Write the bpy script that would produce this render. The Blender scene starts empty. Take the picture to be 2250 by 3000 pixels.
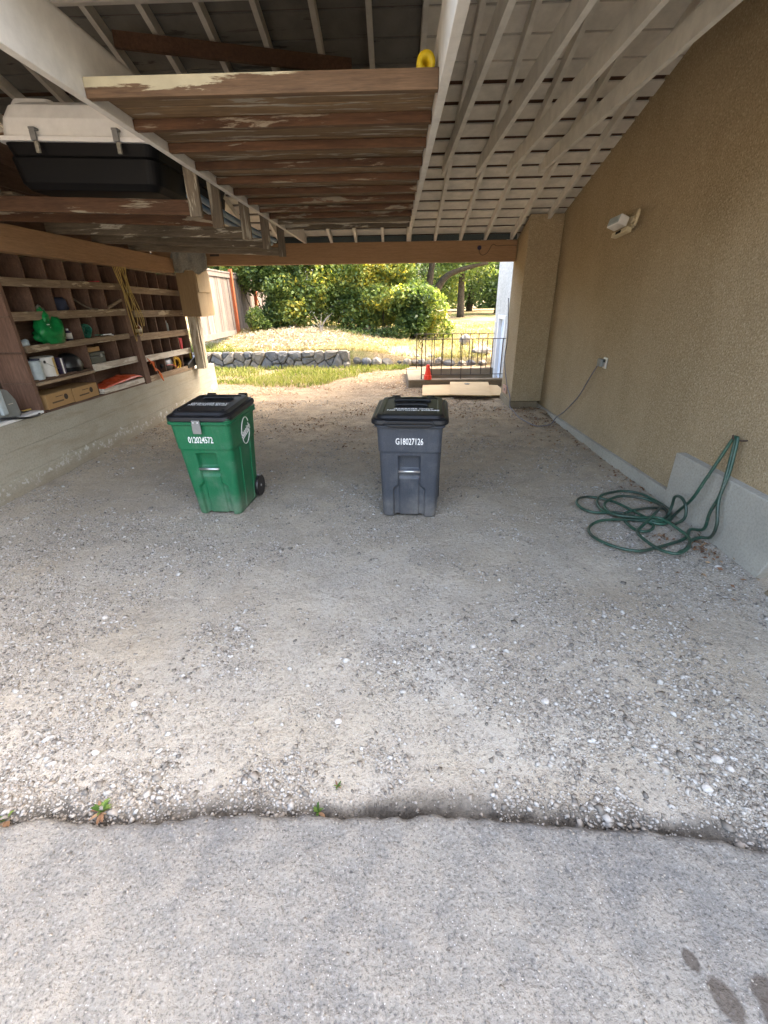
import bpy, math, random
import numpy as np
from mathutils import Vector, Matrix

random.seed(7)
rng = np.random.default_rng(7)
sc = bpy.context.scene
col = sc.collection
R = math.radians

# ------------------------------------------------------------------ camera
CAM = bpy.data.cameras.new('camera')
cam = bpy.data.objects.new('camera', CAM)
col.objects.link(cam)
_f = 1297.0
_D = Vector((29, -621, _f)).normalized()              # depth axis of the carport in camera space (x right, y down)
_V = Vector((44, 2711, _f))
_V = (_V - _D * _V.dot(_D)).normalized()              # plumb line in camera space
_X = _V.cross(_D).normalized()
rot = Matrix(((_X.x, -_X.y, -_X.z), (_D.x, -_D.y, -_D.z), (-_V.x, _V.y, _V.z)))
cam.matrix_world = Matrix.Translation((0, 0, 1.7)) @ rot.to_4x4()
CAM.sensor_fit = 'HORIZONTAL'
CAM.sensor_width = 36.0
CAM.lens = 36.0 * _f / 2250.0
CAM.clip_start = 0.05
CAM.clip_end = 3000
sc.camera = cam

# ------------------------------------------------------------------ sky, sun, exposure
SUN_EL, SUN_AZ = 53.0, 70.0                            # azimuth from +Y towards +X
w = bpy.data.worlds.new('World')
sc.world = w
w.use_nodes = True
nt = w.node_tree
bg = nt.nodes['Background']
sky = nt.nodes.new('ShaderNodeTexSky')
sky.sky_type = 'NISHITA'
sky.sun_disc = False
sky.sun_elevation = R(SUN_EL)
sky.sun_rotation = R(SUN_AZ)
sky.air_density = 1.0
sky.dust_density = 6.0
sky.ozone_density = 0.4
nt.links.new(sky.outputs[0], bg.inputs[0])
bg.inputs[1].default_value = 0.15
sd = bpy.data.lights.new('sun', 'SUN')
sd.energy = 0.7
sd.angle = R(16)
sd.color = (1.0, 0.93, 0.82)
so = bpy.data.objects.new('sun', sd)
col.objects.link(so)
_s = Vector((math.sin(R(SUN_AZ)) * math.cos(R(SUN_EL)), math.cos(R(SUN_AZ)) * math.cos(R(SUN_EL)), math.sin(R(SUN_EL))))
so.rotation_euler = _s.to_track_quat('Z', 'Y').to_euler()
so.location = (6, 4, 9)
sc.view_settings.view_transform = 'Standard'
sc.view_settings.look = 'None'
sc.view_settings.gamma = 1.0
sc.view_settings.exposure = 3.72
sc.view_settings.use_white_balance = True
sc.view_settings.white_balance_temperature = 7250
sc.view_settings.white_balance_tint = 10
sc.view_settings.use_curve_mapping = False
sc.render.engine = 'CYCLES'
sc.cycles.use_denoising = True
sc.cycles.max_bounces = 9
sc.cycles.diffuse_bounces = 7
sc.cycles.transparent_max_bounces = 6

# ------------------------------------------------------------------ node helpers
class NT:
    def __init__(s, name, rough=0.8, spec=0.3):
        s.m = bpy.data.materials.new(name)
        s.m.use_nodes = True
        s.n = s.m.node_tree.nodes
        s.l = s.m.node_tree.links
        s.b = s.n['Principled BSDF']
        s.b.inputs['Roughness'].default_value = rough
        s.b.inputs['Specular IOR Level'].default_value = spec
        s.out = s.n['Material Output']
    def val(s, sock, v):
        if isinstance(v, (int, float)):
            sock.default_value = v
        elif isinstance(v, (tuple, list)):
            v = tuple(v)
            if sock.type == 'RGBA' and len(v) == 3:
                v = v + (1.0,)
            sock.default_value = v
        else:
            s.l.new(v, sock)
    def coord(s, kind='Object', scale=(1, 1, 1), loc=None):
        t = s.n.new('ShaderNodeTexCoord')
        m = s.n.new('ShaderNodeMapping')
        m.inputs['Scale'].default_value = scale
        s.l.new(t.outputs[kind], m.inputs[0])
        if loc is not None:
            s.val(m.inputs['Location'], loc)
        return m.outputs[0]
    def pos(s, scale=(1, 1, 1)):
        g = s.n.new('ShaderNodeNewGeometry')
        m = s.n.new('ShaderNodeMapping')
        m.inputs['Scale'].default_value = scale
        s.l.new(g.outputs['Position'], m.inputs[0])
        return m.outputs[0]
    def xyz(s, v):
        k = s.n.new('ShaderNodeSeparateXYZ')
        s.l.new(v, k.inputs[0])
        return k.outputs
    def noise(s, v, scale, detail=4, rough=0.55, dist=0.0):
        k = s.n.new('ShaderNodeTexNoise')
        s.l.new(v, k.inputs['Vector'])
        k.inputs['Scale'].default_value = scale
        k.inputs['Detail'].default_value = detail
        k.inputs['Roughness'].default_value = rough
        k.inputs['Distortion'].default_value = dist
        return k.outputs['Fac']
    def voro(s, v, scale, feat='F1', out='Distance', rnd=1.0):
        k = s.n.new('ShaderNodeTexVoronoi')
        k.feature = feat
        s.l.new(v, k.inputs['Vector'])
        k.inputs['Scale'].default_value = scale
        k.inputs['Randomness'].default_value = rnd
        return k.outputs[out]
    def ramp(s, fac, stops):
        k = s.n.new('ShaderNodeValToRGB')
        e = k.color_ramp.elements
        while len(e) < len(stops):
            e.new(0.5)
        for i, (p, c) in enumerate(stops):
            e[i].position = p
            if isinstance(c, (int, float)):
                c = (c, c, c)
            e[i].color = tuple(c) + (1.0,)
        s.l.new(fac, k.inputs[0])
        return k.outputs[0]
    def mix(s, f, a, b, mode='MIX'):
        k = s.n.new('ShaderNodeMix')
        k.data_type = 'RGBA'
        k.blend_type = mode
        s.val(k.inputs[0], f)
        s.val(k.inputs[6], a)
        s.val(k.inputs[7], b)
        return k.outputs[2]
    def math(s, op, a, b=0.0, clamp=False):
        k = s.n.new('ShaderNodeMath')
        k.operation = op
        k.use_clamp = clamp
        s.val(k.inputs[0], a)
        s.val(k.inputs[1], b)
        return k.outputs[0]
    def attr(s, name):
        k = s.n.new('ShaderNodeAttribute')
        k.attribute_name = name
        return k.outputs['Fac']
    def rand(s):
        return s.n.new('ShaderNodeObjectInfo').outputs['Random']
    def bump(s, h, strength=0.5, dist=0.01, prev=None):
        k = s.n.new('ShaderNodeBump')
        k.inputs['Strength'].default_value = strength
        k.inputs['Distance'].default_value = dist
        s.l.new(h, k.inputs['Height'])
        if prev is not None:
            s.l.new(prev, k.inputs['Normal'])
        return k.outputs[0]
    def done(s, colr, normal=None, rough=None):
        s.val(s.b.inputs['Base Color'], colr)
        if normal is not None:
            s.l.new(normal, s.b.inputs['Normal'])
        if rough is not None:
            s.val(s.b.inputs['Roughness'], rough)
        return s.m

def offs(k):
    """a texture offset that differs from board to board"""
    r = k.rand()
    c = k.n.new('ShaderNodeCombineXYZ')
    for i, f in enumerate((37.0, 53.0, 71.0)):
        k.l.new(k.math('MULTIPLY', r, f), c.inputs[i])
    return c.outputs[0]

def wood(name, dark, light, axis, paint=None, paint_amt=0.5, rough=0.8, var=0.25, stain=0.3, bias=None):
    """sawn timber with grain along the axis; paint = worn paint left on top"""
    k = NT(name, rough, 0.25)
    sc3 = {'X': (1.0, 14, 14), 'Y': (14, 1.0, 14), 'Z': (14, 14, 1.0)}[axis]
    o = offs(k)
    v = k.coord('Object', sc3, o)
    g = k.noise(v, 3.2, 8, 0.62, 0.35)
    fine = k.noise(v, 17, 4, 0.6)
    c = k.ramp(g, [(0.28, dark), (0.72, light)])
    c = k.mix(0.35, c, k.ramp(fine, [(0.3, tuple(x * 0.55 for x in dark)), (0.7, light)]))
    v1 = k.coord('Object', (1, 1, 1), o)
    blot = k.noise(v1, 2.3, 4, 0.6)
    c = k.mix(k.math('MULTIPLY', k.ramp(blot, [(0.45, 0.0), (0.75, 1.0)]), stain), c, tuple(x * 0.45 for x in dark))
    br = k.math('MULTIPLY_ADD', k.rand(), var)
    k.n[-1].inputs[2].default_value = 1.0 - var * 0.5
    c = k.mix(1.0, c, (1, 1, 1), 'MULTIPLY')
    mul = k.n.new('ShaderNodeVectorMath')
    mul.operation = 'SCALE'
    k.l.new(c, mul.inputs[0])
    k.l.new(br, mul.inputs['Scale'])
    c = mul.outputs[0]
    h = g
    if paint is not None:
        peel = k.noise(k.coord('Object', tuple(x * 0.35 + 0.3 for x in sc3), o), 3.0, 7, 0.65, 0.4)
        if bias is not None:
            peel = k.math('ADD', peel, bias(k))
        m = k.ramp(peel, [(0.62 - paint_amt * 0.5, 0.0), (0.66 - paint_amt * 0.5, 1.0)])
        dirt = k.noise(v1, 6, 5, 0.65)
        pc = k.mix(1.0, paint, k.ramp(dirt, [(0.25, 0.72), (0.7, 1.0)]), 'MULTIPLY')
        c = k.mix(m, c, pc)
    n = k.bump(h, 0.35, 0.004)
    return k.done(c, n)

def plain(name, c, rough=0.6, spec=0.4, var=0.12, scale=30, bump=0.1, metal=0.0, dist=0.002):
    k = NT(name, rough, spec)
    v = k.coord('Object')
    a = k.noise(v, scale, 5, 0.6)
    b = k.noise(v, scale * 0.12, 3, 0.6)
    cc = k.mix(k.ramp(a, [(0.3, 0.0), (0.7, 1.0)]), tuple(x * (1 - var) for x in c), tuple(min(1, x * (1 + var)) for x in c))
    cc = k.mix(k.math('MULTIPLY', k.ramp(b, [(0.45, 0.0), (0.75, 1.0)]), 0.5), cc, tuple(x * (1 - 1.6 * var) for x in c))
    k.b.inputs['Metallic'].default_value = metal
    return k.done(cc, k.bump(a, bump, dist))

M = {}
PW = (0.69, 0.655, 0.58)
M['rafter'] = wood('rafter_paint', (0.20, 0.13, 0.08), (0.36, 0.26, 0.17), 'Y', PW, 0.78, var=0.15)
M['tie'] = wood('tie_paint', (0.24, 0.16, 0.10), (0.38, 0.28, 0.19), 'Y', (0.67, 0.635, 0.57), 0.9, var=0.05)
M['board'] = wood('roof_board_paint', (0.22, 0.15, 0.09), (0.40, 0.29, 0.19), 'X', (0.68, 0.64, 0.56), 0.76, var=0.2)
M['boardshade'] = wood('shaded_roof_board', (0.06, 0.055, 0.045), (0.16, 0.15, 0.13), 'X', (0.2, 0.19, 0.17), 0.5, var=0.25)  # shade above the loft, painted as a darker board colour
M['cover'] = wood('brown_shakes', (0.07, 0.035, 0.02), (0.14, 0.075, 0.045), 'Y')
M['joist'] = wood('old_joist', (0.05, 0.024, 0.013), (0.14, 0.07, 0.037), 'X', (0.27, 0.225, 0.165), 0.10, var=0.45, stain=0.5)
M['deck'] = wood('old_deck', (0.10, 0.06, 0.03), (0.28, 0.182, 0.098), 'X', (0.31, 0.27, 0.21), 0.14, var=0.5, stain=0.45)
def _creambias(k):
    x, y, z = k.xyz(k.coord('Object'))
    a = k.math('MULTIPLY', k.math('SUBTRACT', z, 0.026), 7.0)
    b = k.math('MULTIPLY', k.math('SUBTRACT', -0.22, x), 0.75)
    return k.math('ADD', a, k.math('MINIMUM', b, 0.08))
M['joist_cream'] = wood('cream_joist', (0.07, 0.04, 0.022), (0.175, 0.105, 0.06), 'X', (0.46, 0.40, 0.27), 0.3, var=0.05, bias=_creambias)
M['greywood_x'] = wood('weathered_board', (0.075, 0.055, 0.036), (0.21, 0.168, 0.118), 'X', (0.5, 0.45, 0.36), 0.1, var=0.4)
M['greywood_z'] = wood('weathered_upright', (0.075, 0.055, 0.038), (0.20, 0.16, 0.115), 'Z', (0.36, 0.32, 0.25), 0.1, var=0.4)
M['tanbeam_x'] = wood('tan_beam', (0.25, 0.145, 0.075), (0.36, 0.215, 0.115), 'X', None, var=0.05, stain=0.12)
M['tanbeam_y'] = wood('tan_side_beam', (0.25, 0.145, 0.075), (0.37, 0.22, 0.12), 'Y', None, var=0.05, stain=0.12)
M['shelf'] = wood('shelf_wood', (0.075, 0.042, 0.028), (0.19, 0.115, 0.078), 'Y', None, var=0.4)
M['rail'] = wood('shelf_rail', (0.14, 0.09, 0.055), (0.36, 0.265, 0.175), 'Y', (0.45, 0.37, 0.26), 0.12, var=0.55)
M['railpale'] = wood('pale_rail', (0.30, 0.25, 0.20), (0.52, 0.46, 0.38), 'Y', (0.6, 0.55, 0.47), 0.3, var=0.15)
M['divider'] = wood('divider_wood', (0.085, 0.045, 0.03), (0.20, 0.115, 0.078), 'Z', None, var=0.5)
M['ply'] = wood('plywood', (0.44, 0.29, 0.14), (0.62, 0.45, 0.25), 'X', None, var=0.12, stain=0.12)
M['plyside'] = wood('pale_plywood', (0.36, 0.255, 0.14), (0.48, 0.36, 0.215), 'Z', None, var=0.15, stain=0.15)
M['brownply'] = wood('brown_plywood', (0.27, 0.18, 0.095), (0.36, 0.25, 0.14), 'Z', None, var=0.1, stain=0.1)
M['post'] = wood('post_wood', (0.30, 0.24, 0.17), (0.46, 0.385, 0.28), 'Z', (0.6, 0.54, 0.43), 0.3, var=0.1)
M['cedar'] = wood('cedar_board', (0.075, 0.06, 0.054), (0.19, 0.165, 0.152), 'Z', None, var=0.6, stain=0.35)
M['redpost'] = wood('red_post', (0.24, 0.06, 0.025), (0.36, 0.11, 0.05), 'Z')
M['white'] = plain('white_paint', (0.74, 0.73, 0.70), 0.5, var=0.08, scale=12)
M['black'] = plain('black_plastic', (0.012, 0.012, 0.013), 0.38, 0.5, 0.2, 60, 0.15)
M['lid'] = plain('black_lid_plastic', (0.012, 0.0122, 0.0135), 0.4, 0.32, 0.2, 140, 0.12, dist=0.001)
M['casebase'] = plain('dark_case_plastic', (0.003, 0.003, 0.0035), 0.55, 0.15, 0.2, 40, 0.2)
M['lettering'] = plain('white_lettering', (0.78, 0.78, 0.76), 0.6, var=0.03)
M['metal'] = plain('zinc_metal', (0.62, 0.63, 0.64), 0.32, 0.5, 0.08, 40, 0.05, metal=0.9)
M['greymetal'] = plain('grey_metal', (0.22, 0.22, 0.215), 0.5, 0.5, 0.1, 40, 0.05, metal=0.4)
M['iron'] = plain('rusty_iron', (0.055, 0.035, 0.026), 0.7, 0.3, 0.35, 80, 0.3)
M['cone'] = plain('red_orange_plastic', (0.86, 0.045, 0.018), 0.45, 0.4, 0.06, 20)
M['greenfascia'] = plain('dark_green_paint', (0.03, 0.042, 0.04), 0.6)
M['yellowfoam'] = plain('yellow_plastic', (0.62, 0.44, 0.02), 0.5)
M['bluepipe'] = plain('blue_pipe', (0.055, 0.13, 0.22), 0.45, var=0.2)
M['bag'] = plain('green_bag_plastic', (0.0, 0.17, 0.04), 0.45, 0.4, 0.25, 30, 0.9)
M['tarp'] = plain('orange_tarp_plastic', (0.58, 0.085, 0.03), 0.35, 0.5, 0.2, 24, 0.6, dist=0.01)
M['cardboard'] = plain('cardboard', (0.36, 0.22, 0.10), 0.85, 0.1, 0.07, 30)
M['print'] = plain('dark_print', (0.06, 0.045, 0.035), 0.8, 0.1)
M['cord'] = plain('yellow_cord', (0.40, 0.27, 0.08), 0.6)
M['orangecord'] = plain('orange_cord', (0.62, 0.13, 0.025), 0.5)
M['yellowcord'] = plain('bright_yellow_cord', (0.66, 0.38, 0.02), 0.5)
M['teal'] = plain('teal_rope', (0.01, 0.14, 0.09), 0.6, var=0.3)
M['red'] = plain('red_plastic', (0.45, 0.03, 0.04), 0.45)
M['greytool'] = plain('grey_tool_plastic', (0.17, 0.18, 0.17), 0.5, var=0.1)
M['olive'] = plain('olive_plastic', (0.045, 0.05, 0.038), 0.6)
M['darkblue'] = plain('dark_blue_cloth', (0.03, 0.035, 0.06), 0.8)
M['rag'] = plain('grey_cloth', (0.26, 0.245, 0.205), 0.95, 0.05, 0.25, 60, 0.8, dist=0.01)
M['clear'] = plain('frosted_plastic', (0.36, 0.42, 0.43), 0.35, 0.5, 0.15, 20)
M['canlabel'] = plain('white_can_label', (0.62, 0.60, 0.55), 0.45, 0.4, 0.06, 10)
M['canyellow'] = plain('yellow_label_band', (0.55, 0.38, 0.14), 0.45)
M['violet'] = plain('dark_book_cover', (0.035, 0.025, 0.06), 0.5)
M['amber'] = plain('amber_bottle', (0.16, 0.06, 0.02), 0.25, 0.5)
M['pinkplate'] = plain('pinkish_plate', (0.45, 0.26, 0.19), 0.6)
M['ivory'] = plain('ivory_plastic', (0.55, 0.47, 0.31), 0.5)
M['doorblue'] = plain('pale_blue_door_paint', (0.58, 0.66, 0.76), 0.45, var=0.03, scale=8)
M['cable'] = plain('grey_cable', (0.13, 0.125, 0.145), 0.5)
M['hose_dark'] = plain('dark_green_hose', (0.02, 0.045, 0.033), 0.42, 0.5, 0.3, 12)
M['bark'] = plain('bark', (0.052, 0.042, 0.03), 0.9, 0.1, 0.45, 9, 0.9, dist=0.05)

def bin_plastic(name, c, speck):
    k = NT(name, 0.5, 0.4)
    v = k.coord('Object')
    a = k.noise(v, 240, 3, 0.6)
    b = k.noise(v, 5, 5, 0.6)
    cc = k.mix(k.ramp(a, [(0.35, 0.0), (0.65, 1.0)]), tuple(x * (1 - speck) for x in c), tuple(x * (1 + speck) for x in c))
    z = k.xyz(v)[2]
    dust = k.math('MULTIPLY', k.ramp(z, [(0.0, 1.0), (0.22, 0.0)]), k.ramp(b, [(0.35, 0.15), (0.65, 0.75)]))
    cc = k.mix(k.math('MULTIPLY', dust, 0.6), cc, (0.28, 0.25, 0.21))
    cc = k.mix(k.math('MULTIPLY', k.ramp(b, [(0.5, 0.0), (0.72, 1.0)]), 0.14), cc, (0.3, 0.3, 0.28))
    sc_ = k.noise(k.coord('Object', (3, 3, 22)), 9, 5, 0.7, 0.6)
    cc = k.mix(k.math('MULTIPLY', k.math('MULTIPLY', k.ramp(sc_, [(0.60, 0.0), (0.66, 1.0)]), k.ramp(b, [(0.45, 0.0), (0.6, 1.0)])), 0.22), cc, (0.34, 0.34, 0.32))
    rn_ = k.noise(k.coord('Object', (14, 14, 1.2)), 4, 4, 0.6)
    cc = k.mix(k.math('MULTIPLY', k.ramp(rn_, [(0.52, 0.0), (0.75, 1.0)]), 0.10), cc, (0.22, 0.20, 0.17))
    return k.done(cc, k.bump(a, 0.22, 0.001))
M['greenbin'] = bin_plastic('green_bin_plastic', (0.003, 0.118, 0.048), 0.2)
M['greybin'] = bin_plastic('slate_bin_plastic', (0.043, 0.049, 0.061), 0.28)

def hose_mat():
    k = NT('green_hose', 0.42, 0.5)
    v = k.pos()
    a = k.noise(v, 3.0, 3, 0.5)
    c = k.ramp(a, [(0.38, (0.022, 0.034, 0.026)), (0.52, (0.012, 0.055, 0.036)), (0.72, (0.022, 0.09, 0.055))])
    d = k.noise(v, 60, 3, 0.6)
    c = k.mix(k.math('MULTIPLY', k.ramp(d, [(0.5, 0.0), (0.7, 1.0)]), 0.4), c, (0.13, 0.12, 0.09))
    return k.done(c)
M['hose'] = hose_mat()

def stucco(name, c1, c2, speck, grime=True, scale=1.0):
    k = NT(name, 0.9, 0.12)
    v = k.pos()
    n1 = k.voro(v, 75 * scale, 'F1', 'Distance')
    n2 = k.noise(v, 75 * scale, 5, 0.7)
    big = k.noise(k.pos((1, 1, 0.55)), 1.3, 6, 0.65, 0.4)
    c = k.mix(k.ramp(big, [(0.34, 0.0), (0.66, 1.0)]), tuple(x * 0.93 for x in c1), c2)
    c = k.mix(k.math('MULTIPLY', k.ramp(n2, [(0.53, 0.0), (0.64, 1.0)]), 0.55), c, speck)
    c = k.mix(k.math('MULTIPLY', k.ramp(n2, [(0.36, 1.0), (0.46, 0.0)]), 0.5), c, tuple(x * 0.45 for x in c1))
    if grime:
        z = k.xyz(v)[2]
        g = k.math('MULTIPLY', k.ramp(z, [(0.0, 1.0), (0.35, 0.0)]), k.ramp(k.noise(v, 6, 5, 0.65), [(0.35, 0.0), (0.65, 1.0)]))
        c = k.mix(k.math('MULTIPLY', g, 0.55), c, (0.26, 0.22, 0.165))
    nn = k.bump(n1, 0.55, 0.008)
    nn = k.bump(n2, 0.8, 0.007, nn)
    return k.done(c, nn)
M['stucco'] = stucco('tan_dash_stucco', (0.325, 0.245, 0.145), (0.37, 0.285, 0.178), (0.60, 0.51, 0.365))
M['whitestucco'] = stucco('white_dash_stucco', (0.44, 0.435, 0.40), (0.52, 0.515, 0.48), (0.66, 0.66, 0.63), False, 0.28)

def concrete(name, c1, c2, streak=True, white=0.0):
    k = NT(name, 0.88, 0.15)
    v = k.pos()
    vs = k.pos((3.5, 1.0, 10))
    big = k.noise(v, 1.6, 6, 0.6)
    fine = k.noise(v, 55, 5, 0.65)
    c = k.mix(k.ramp(big, [(0.3, 0.0), (0.7, 1.0)]), c1, c2)
    c = k.mix(k.math('MULTIPLY', k.ramp(fine, [(0.35, 1.0), (0.55, 0.0)]), 0.35), c, tuple(x * 0.6 for x in c1))
    h = fine
    if streak:
        st = k.noise(vs, 2.2, 6, 0.6, 0.3)
        c = k.mix(k.math('MULTIPLY', k.ramp(st, [(0.5, 0.0), (0.72, 1.0)]), 0.45), c, (0.24, 0.185, 0.12))
    if white > 0:
        z = k.xyz(v)[2]
        wob = k.noise(k.pos((1, 1.3, 1)), 3.2, 6, 0.7)
        zz = k.math('ADD', z, k.math('MULTIPLY', k.math('SUBTRACT', wob, 0.5), 0.42))
        band = k.ramp(zz, [(0.085, 0.0), (0.12, 1.0), (0.18, 1.0), (0.20, 0.0)])
        pat = k.ramp(k.noise(v, 14, 6, 0.75), [(0.50, 0.0), (0.60, 1.0)])
        c = k.mix(k.math('MULTIPLY', k.math('MULTIPLY', band, pat), white), c, (0.68, 0.68, 0.66))
        low = k.math('MULTIPLY', k.ramp(z, [(0.0, 1.0), (0.22, 0.0)]), 0.6)
        c = k.mix(low, c, (0.21, 0.165, 0.115))
    return k.done(c, k.bump(h, 0.5, 0.006))
M['concrete'] = concrete('old_board_concrete', (0.29, 0.265, 0.205), (0.38, 0.355, 0.285), True, 0.6)
M['footing'] = concrete('grey_footing', (0.29, 0.275, 0.235), (0.40, 0.385, 0.335), False)
M['curb'] = concrete('brown_stained_concrete', (0.155, 0.115, 0.075), (0.25, 0.19, 0.125), True)
M['palecurb'] = concrete('mossy_concrete', (0.155, 0.12, 0.08), (0.27, 0.22, 0.15), False)

def ground_mat():
    k = NT('dusty_gravel_soil', 0.95, 0.1)
    v = k.pos()
    x, y, z = k.xyz(v)
    big = k.noise(v, 0.75, 6, 0.62, 0.3)
    mid = k.noise(v, 4.5, 6, 0.65, 0.5)
    fine = k.noise(v, 42, 5, 0.7)
    grit = k.noise(v, 160, 3, 0.7)
    front = k.mix(k.ramp(big, [(0.35, 0.0), (0.65, 1.0)]), (0.36, 0.312, 0.240), (0.42, 0.398, 0.350))
    front = k.mix(k.math('MULTIPLY', k.ramp(mid, [(0.42, 0.0), (0.72, 1.0)]), 0.6), front, (0.44, 0.388, 0.300))
    back = k.mix(k.ramp(mid, [(0.33, 0.0), (0.66, 1.0)]), (0.235, 0.172, 0.105), (0.43, 0.335, 0.215))
    yy = k.math('ADD', y, k.math('MULTIPLY', k.math('SUBTRACT', big, 0.5), 3.2))
    yr = k.ramp(k.math('DIVIDE', yy, 10.0), [(0.28, 0.0), (0.68, 1.0)])
    c = k.mix(yr, front, back)
    c = k.mix(k.math('MULTIPLY', k.ramp(fine, [(0.36, 1.0), (0.5, 0.0)]), 0.42), c, (0.155, 0.132, 0.105))
    c = k.mix(k.math('MULTIPLY', k.ramp(grit, [(0.56, 0.0), (0.70, 1.0)]), 0.42), c, (0.56, 0.54, 0.50))
    c = k.mix(k.math('MULTIPLY', k.ramp(grit, [(0.30, 1.0), (0.42, 0.0)]), 0.40), c, (0.12, 0.11, 0.10))
    wv = k.n.new('ShaderNodeVectorMath')
    wv.operation = 'ADD'
    k.l.new(v, wv.inputs[0])
    nz = k.n.new('ShaderNodeTexNoise')
    k.l.new(v, nz.inputs['Vector'])
    nz.inputs['Scale'].default_value = 70
    sc2 = k.n.new('ShaderNodeVectorMath')
    sc2.operation = 'SCALE'
    k.l.new(nz.outputs['Color'], sc2.inputs[0])
    sc2.inputs['Scale'].default_value = 0.012
    k.l.new(sc2.outputs[0], wv.inputs[1])
    patch = k.noise(v, 2.1, 6, 0.68, 0.6)
    peb = []
    for sca, thr in ((85, 0.50), (170, 0.45)):
        pd = k.voro(wv.outputs[0], sca, 'F1', 'Distance')
        pc = k.n.new('ShaderNodeSeparateColor')
        k.l.new(k.voro(wv.outputs[0], sca, 'F1', 'Color'), pc.inputs[0])
        pm = k.math('MULTIPLY', k.ramp(pd, [(0.28, 1.0), (0.42, 0.0)]), k.ramp(pc.outputs[0], [(thr, 0.0), (thr + 0.04, 1.0)]))
        pm = k.math('MULTIPLY', pm, k.ramp(patch, [(0.43, 0.05), (0.57, 1.0)]))
        tone = k.ramp(pc.outputs[1], [(0.0, (0.15, 0.14, 0.125)), (0.4, (0.30, 0.265, 0.22)), (0.75, (0.43, 0.40, 0.35)), (1.0, (0.58, 0.56, 0.52))])
        c = k.mix(k.math('MULTIPLY', pm, 0.8), c, tone)
        ring = k.math('MULTIPLY', k.ramp(pd, [(0.36, 0.0), (0.44, 1.0), (0.52, 0.0)]), k.ramp(pc.outputs[0], [(thr, 0.0), (thr + 0.04, 1.0)]))
        c = k.mix(k.math('MULTIPLY', k.math('MULTIPLY', ring, 0.28), k.ramp(patch, [(0.43, 0.1), (0.57, 1.0)])), c, (0.13, 0.11, 0.09))
        peb.append(k.math('MULTIPLY', pm, k.math('SUBTRACT', 1.0, pd)))
    c = k.mix(k.math('MULTIPLY', k.attr('soil_shade'), k.ramp(k.noise(v, 13, 5, 0.65), [(0.3, 0.6), (0.65, 1.0)])), c, (0.05, 0.044, 0.038))  # dark soil and the slab edge's shade, painted along the crack
    # fine dry leaf and straw litter in the yard beyond the roof
    lit = k.noise(k.pos((1, 1.6, 1)), 22, 6, 0.75, 0.8)
    ly = k.ramp(k.math('DIVIDE', yy, 14.0), [(0.56, 0.0), (0.72, 1.0)])
    lc = k.ramp(lit, [(0.38, (0.06, 0.042, 0.028)), (0.52, (0.15, 0.11, 0.072)), (0.66, (0.32, 0.265, 0.195))])
    c = k.mix(ly, c, lc)
    n = k.bump(mid, 0.6, 0.05)
    n = k.bump(fine, 0.9, 0.016, n)
    n = k.bump(peb[0], 0.9, 0.008, n)
    n = k.bump(peb[1], 0.8, 0.004, n)
    n = k.bump(grit, 0.5, 0.004, n)
    return k.done(c, n)
M['ground'] = ground_mat()

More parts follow.
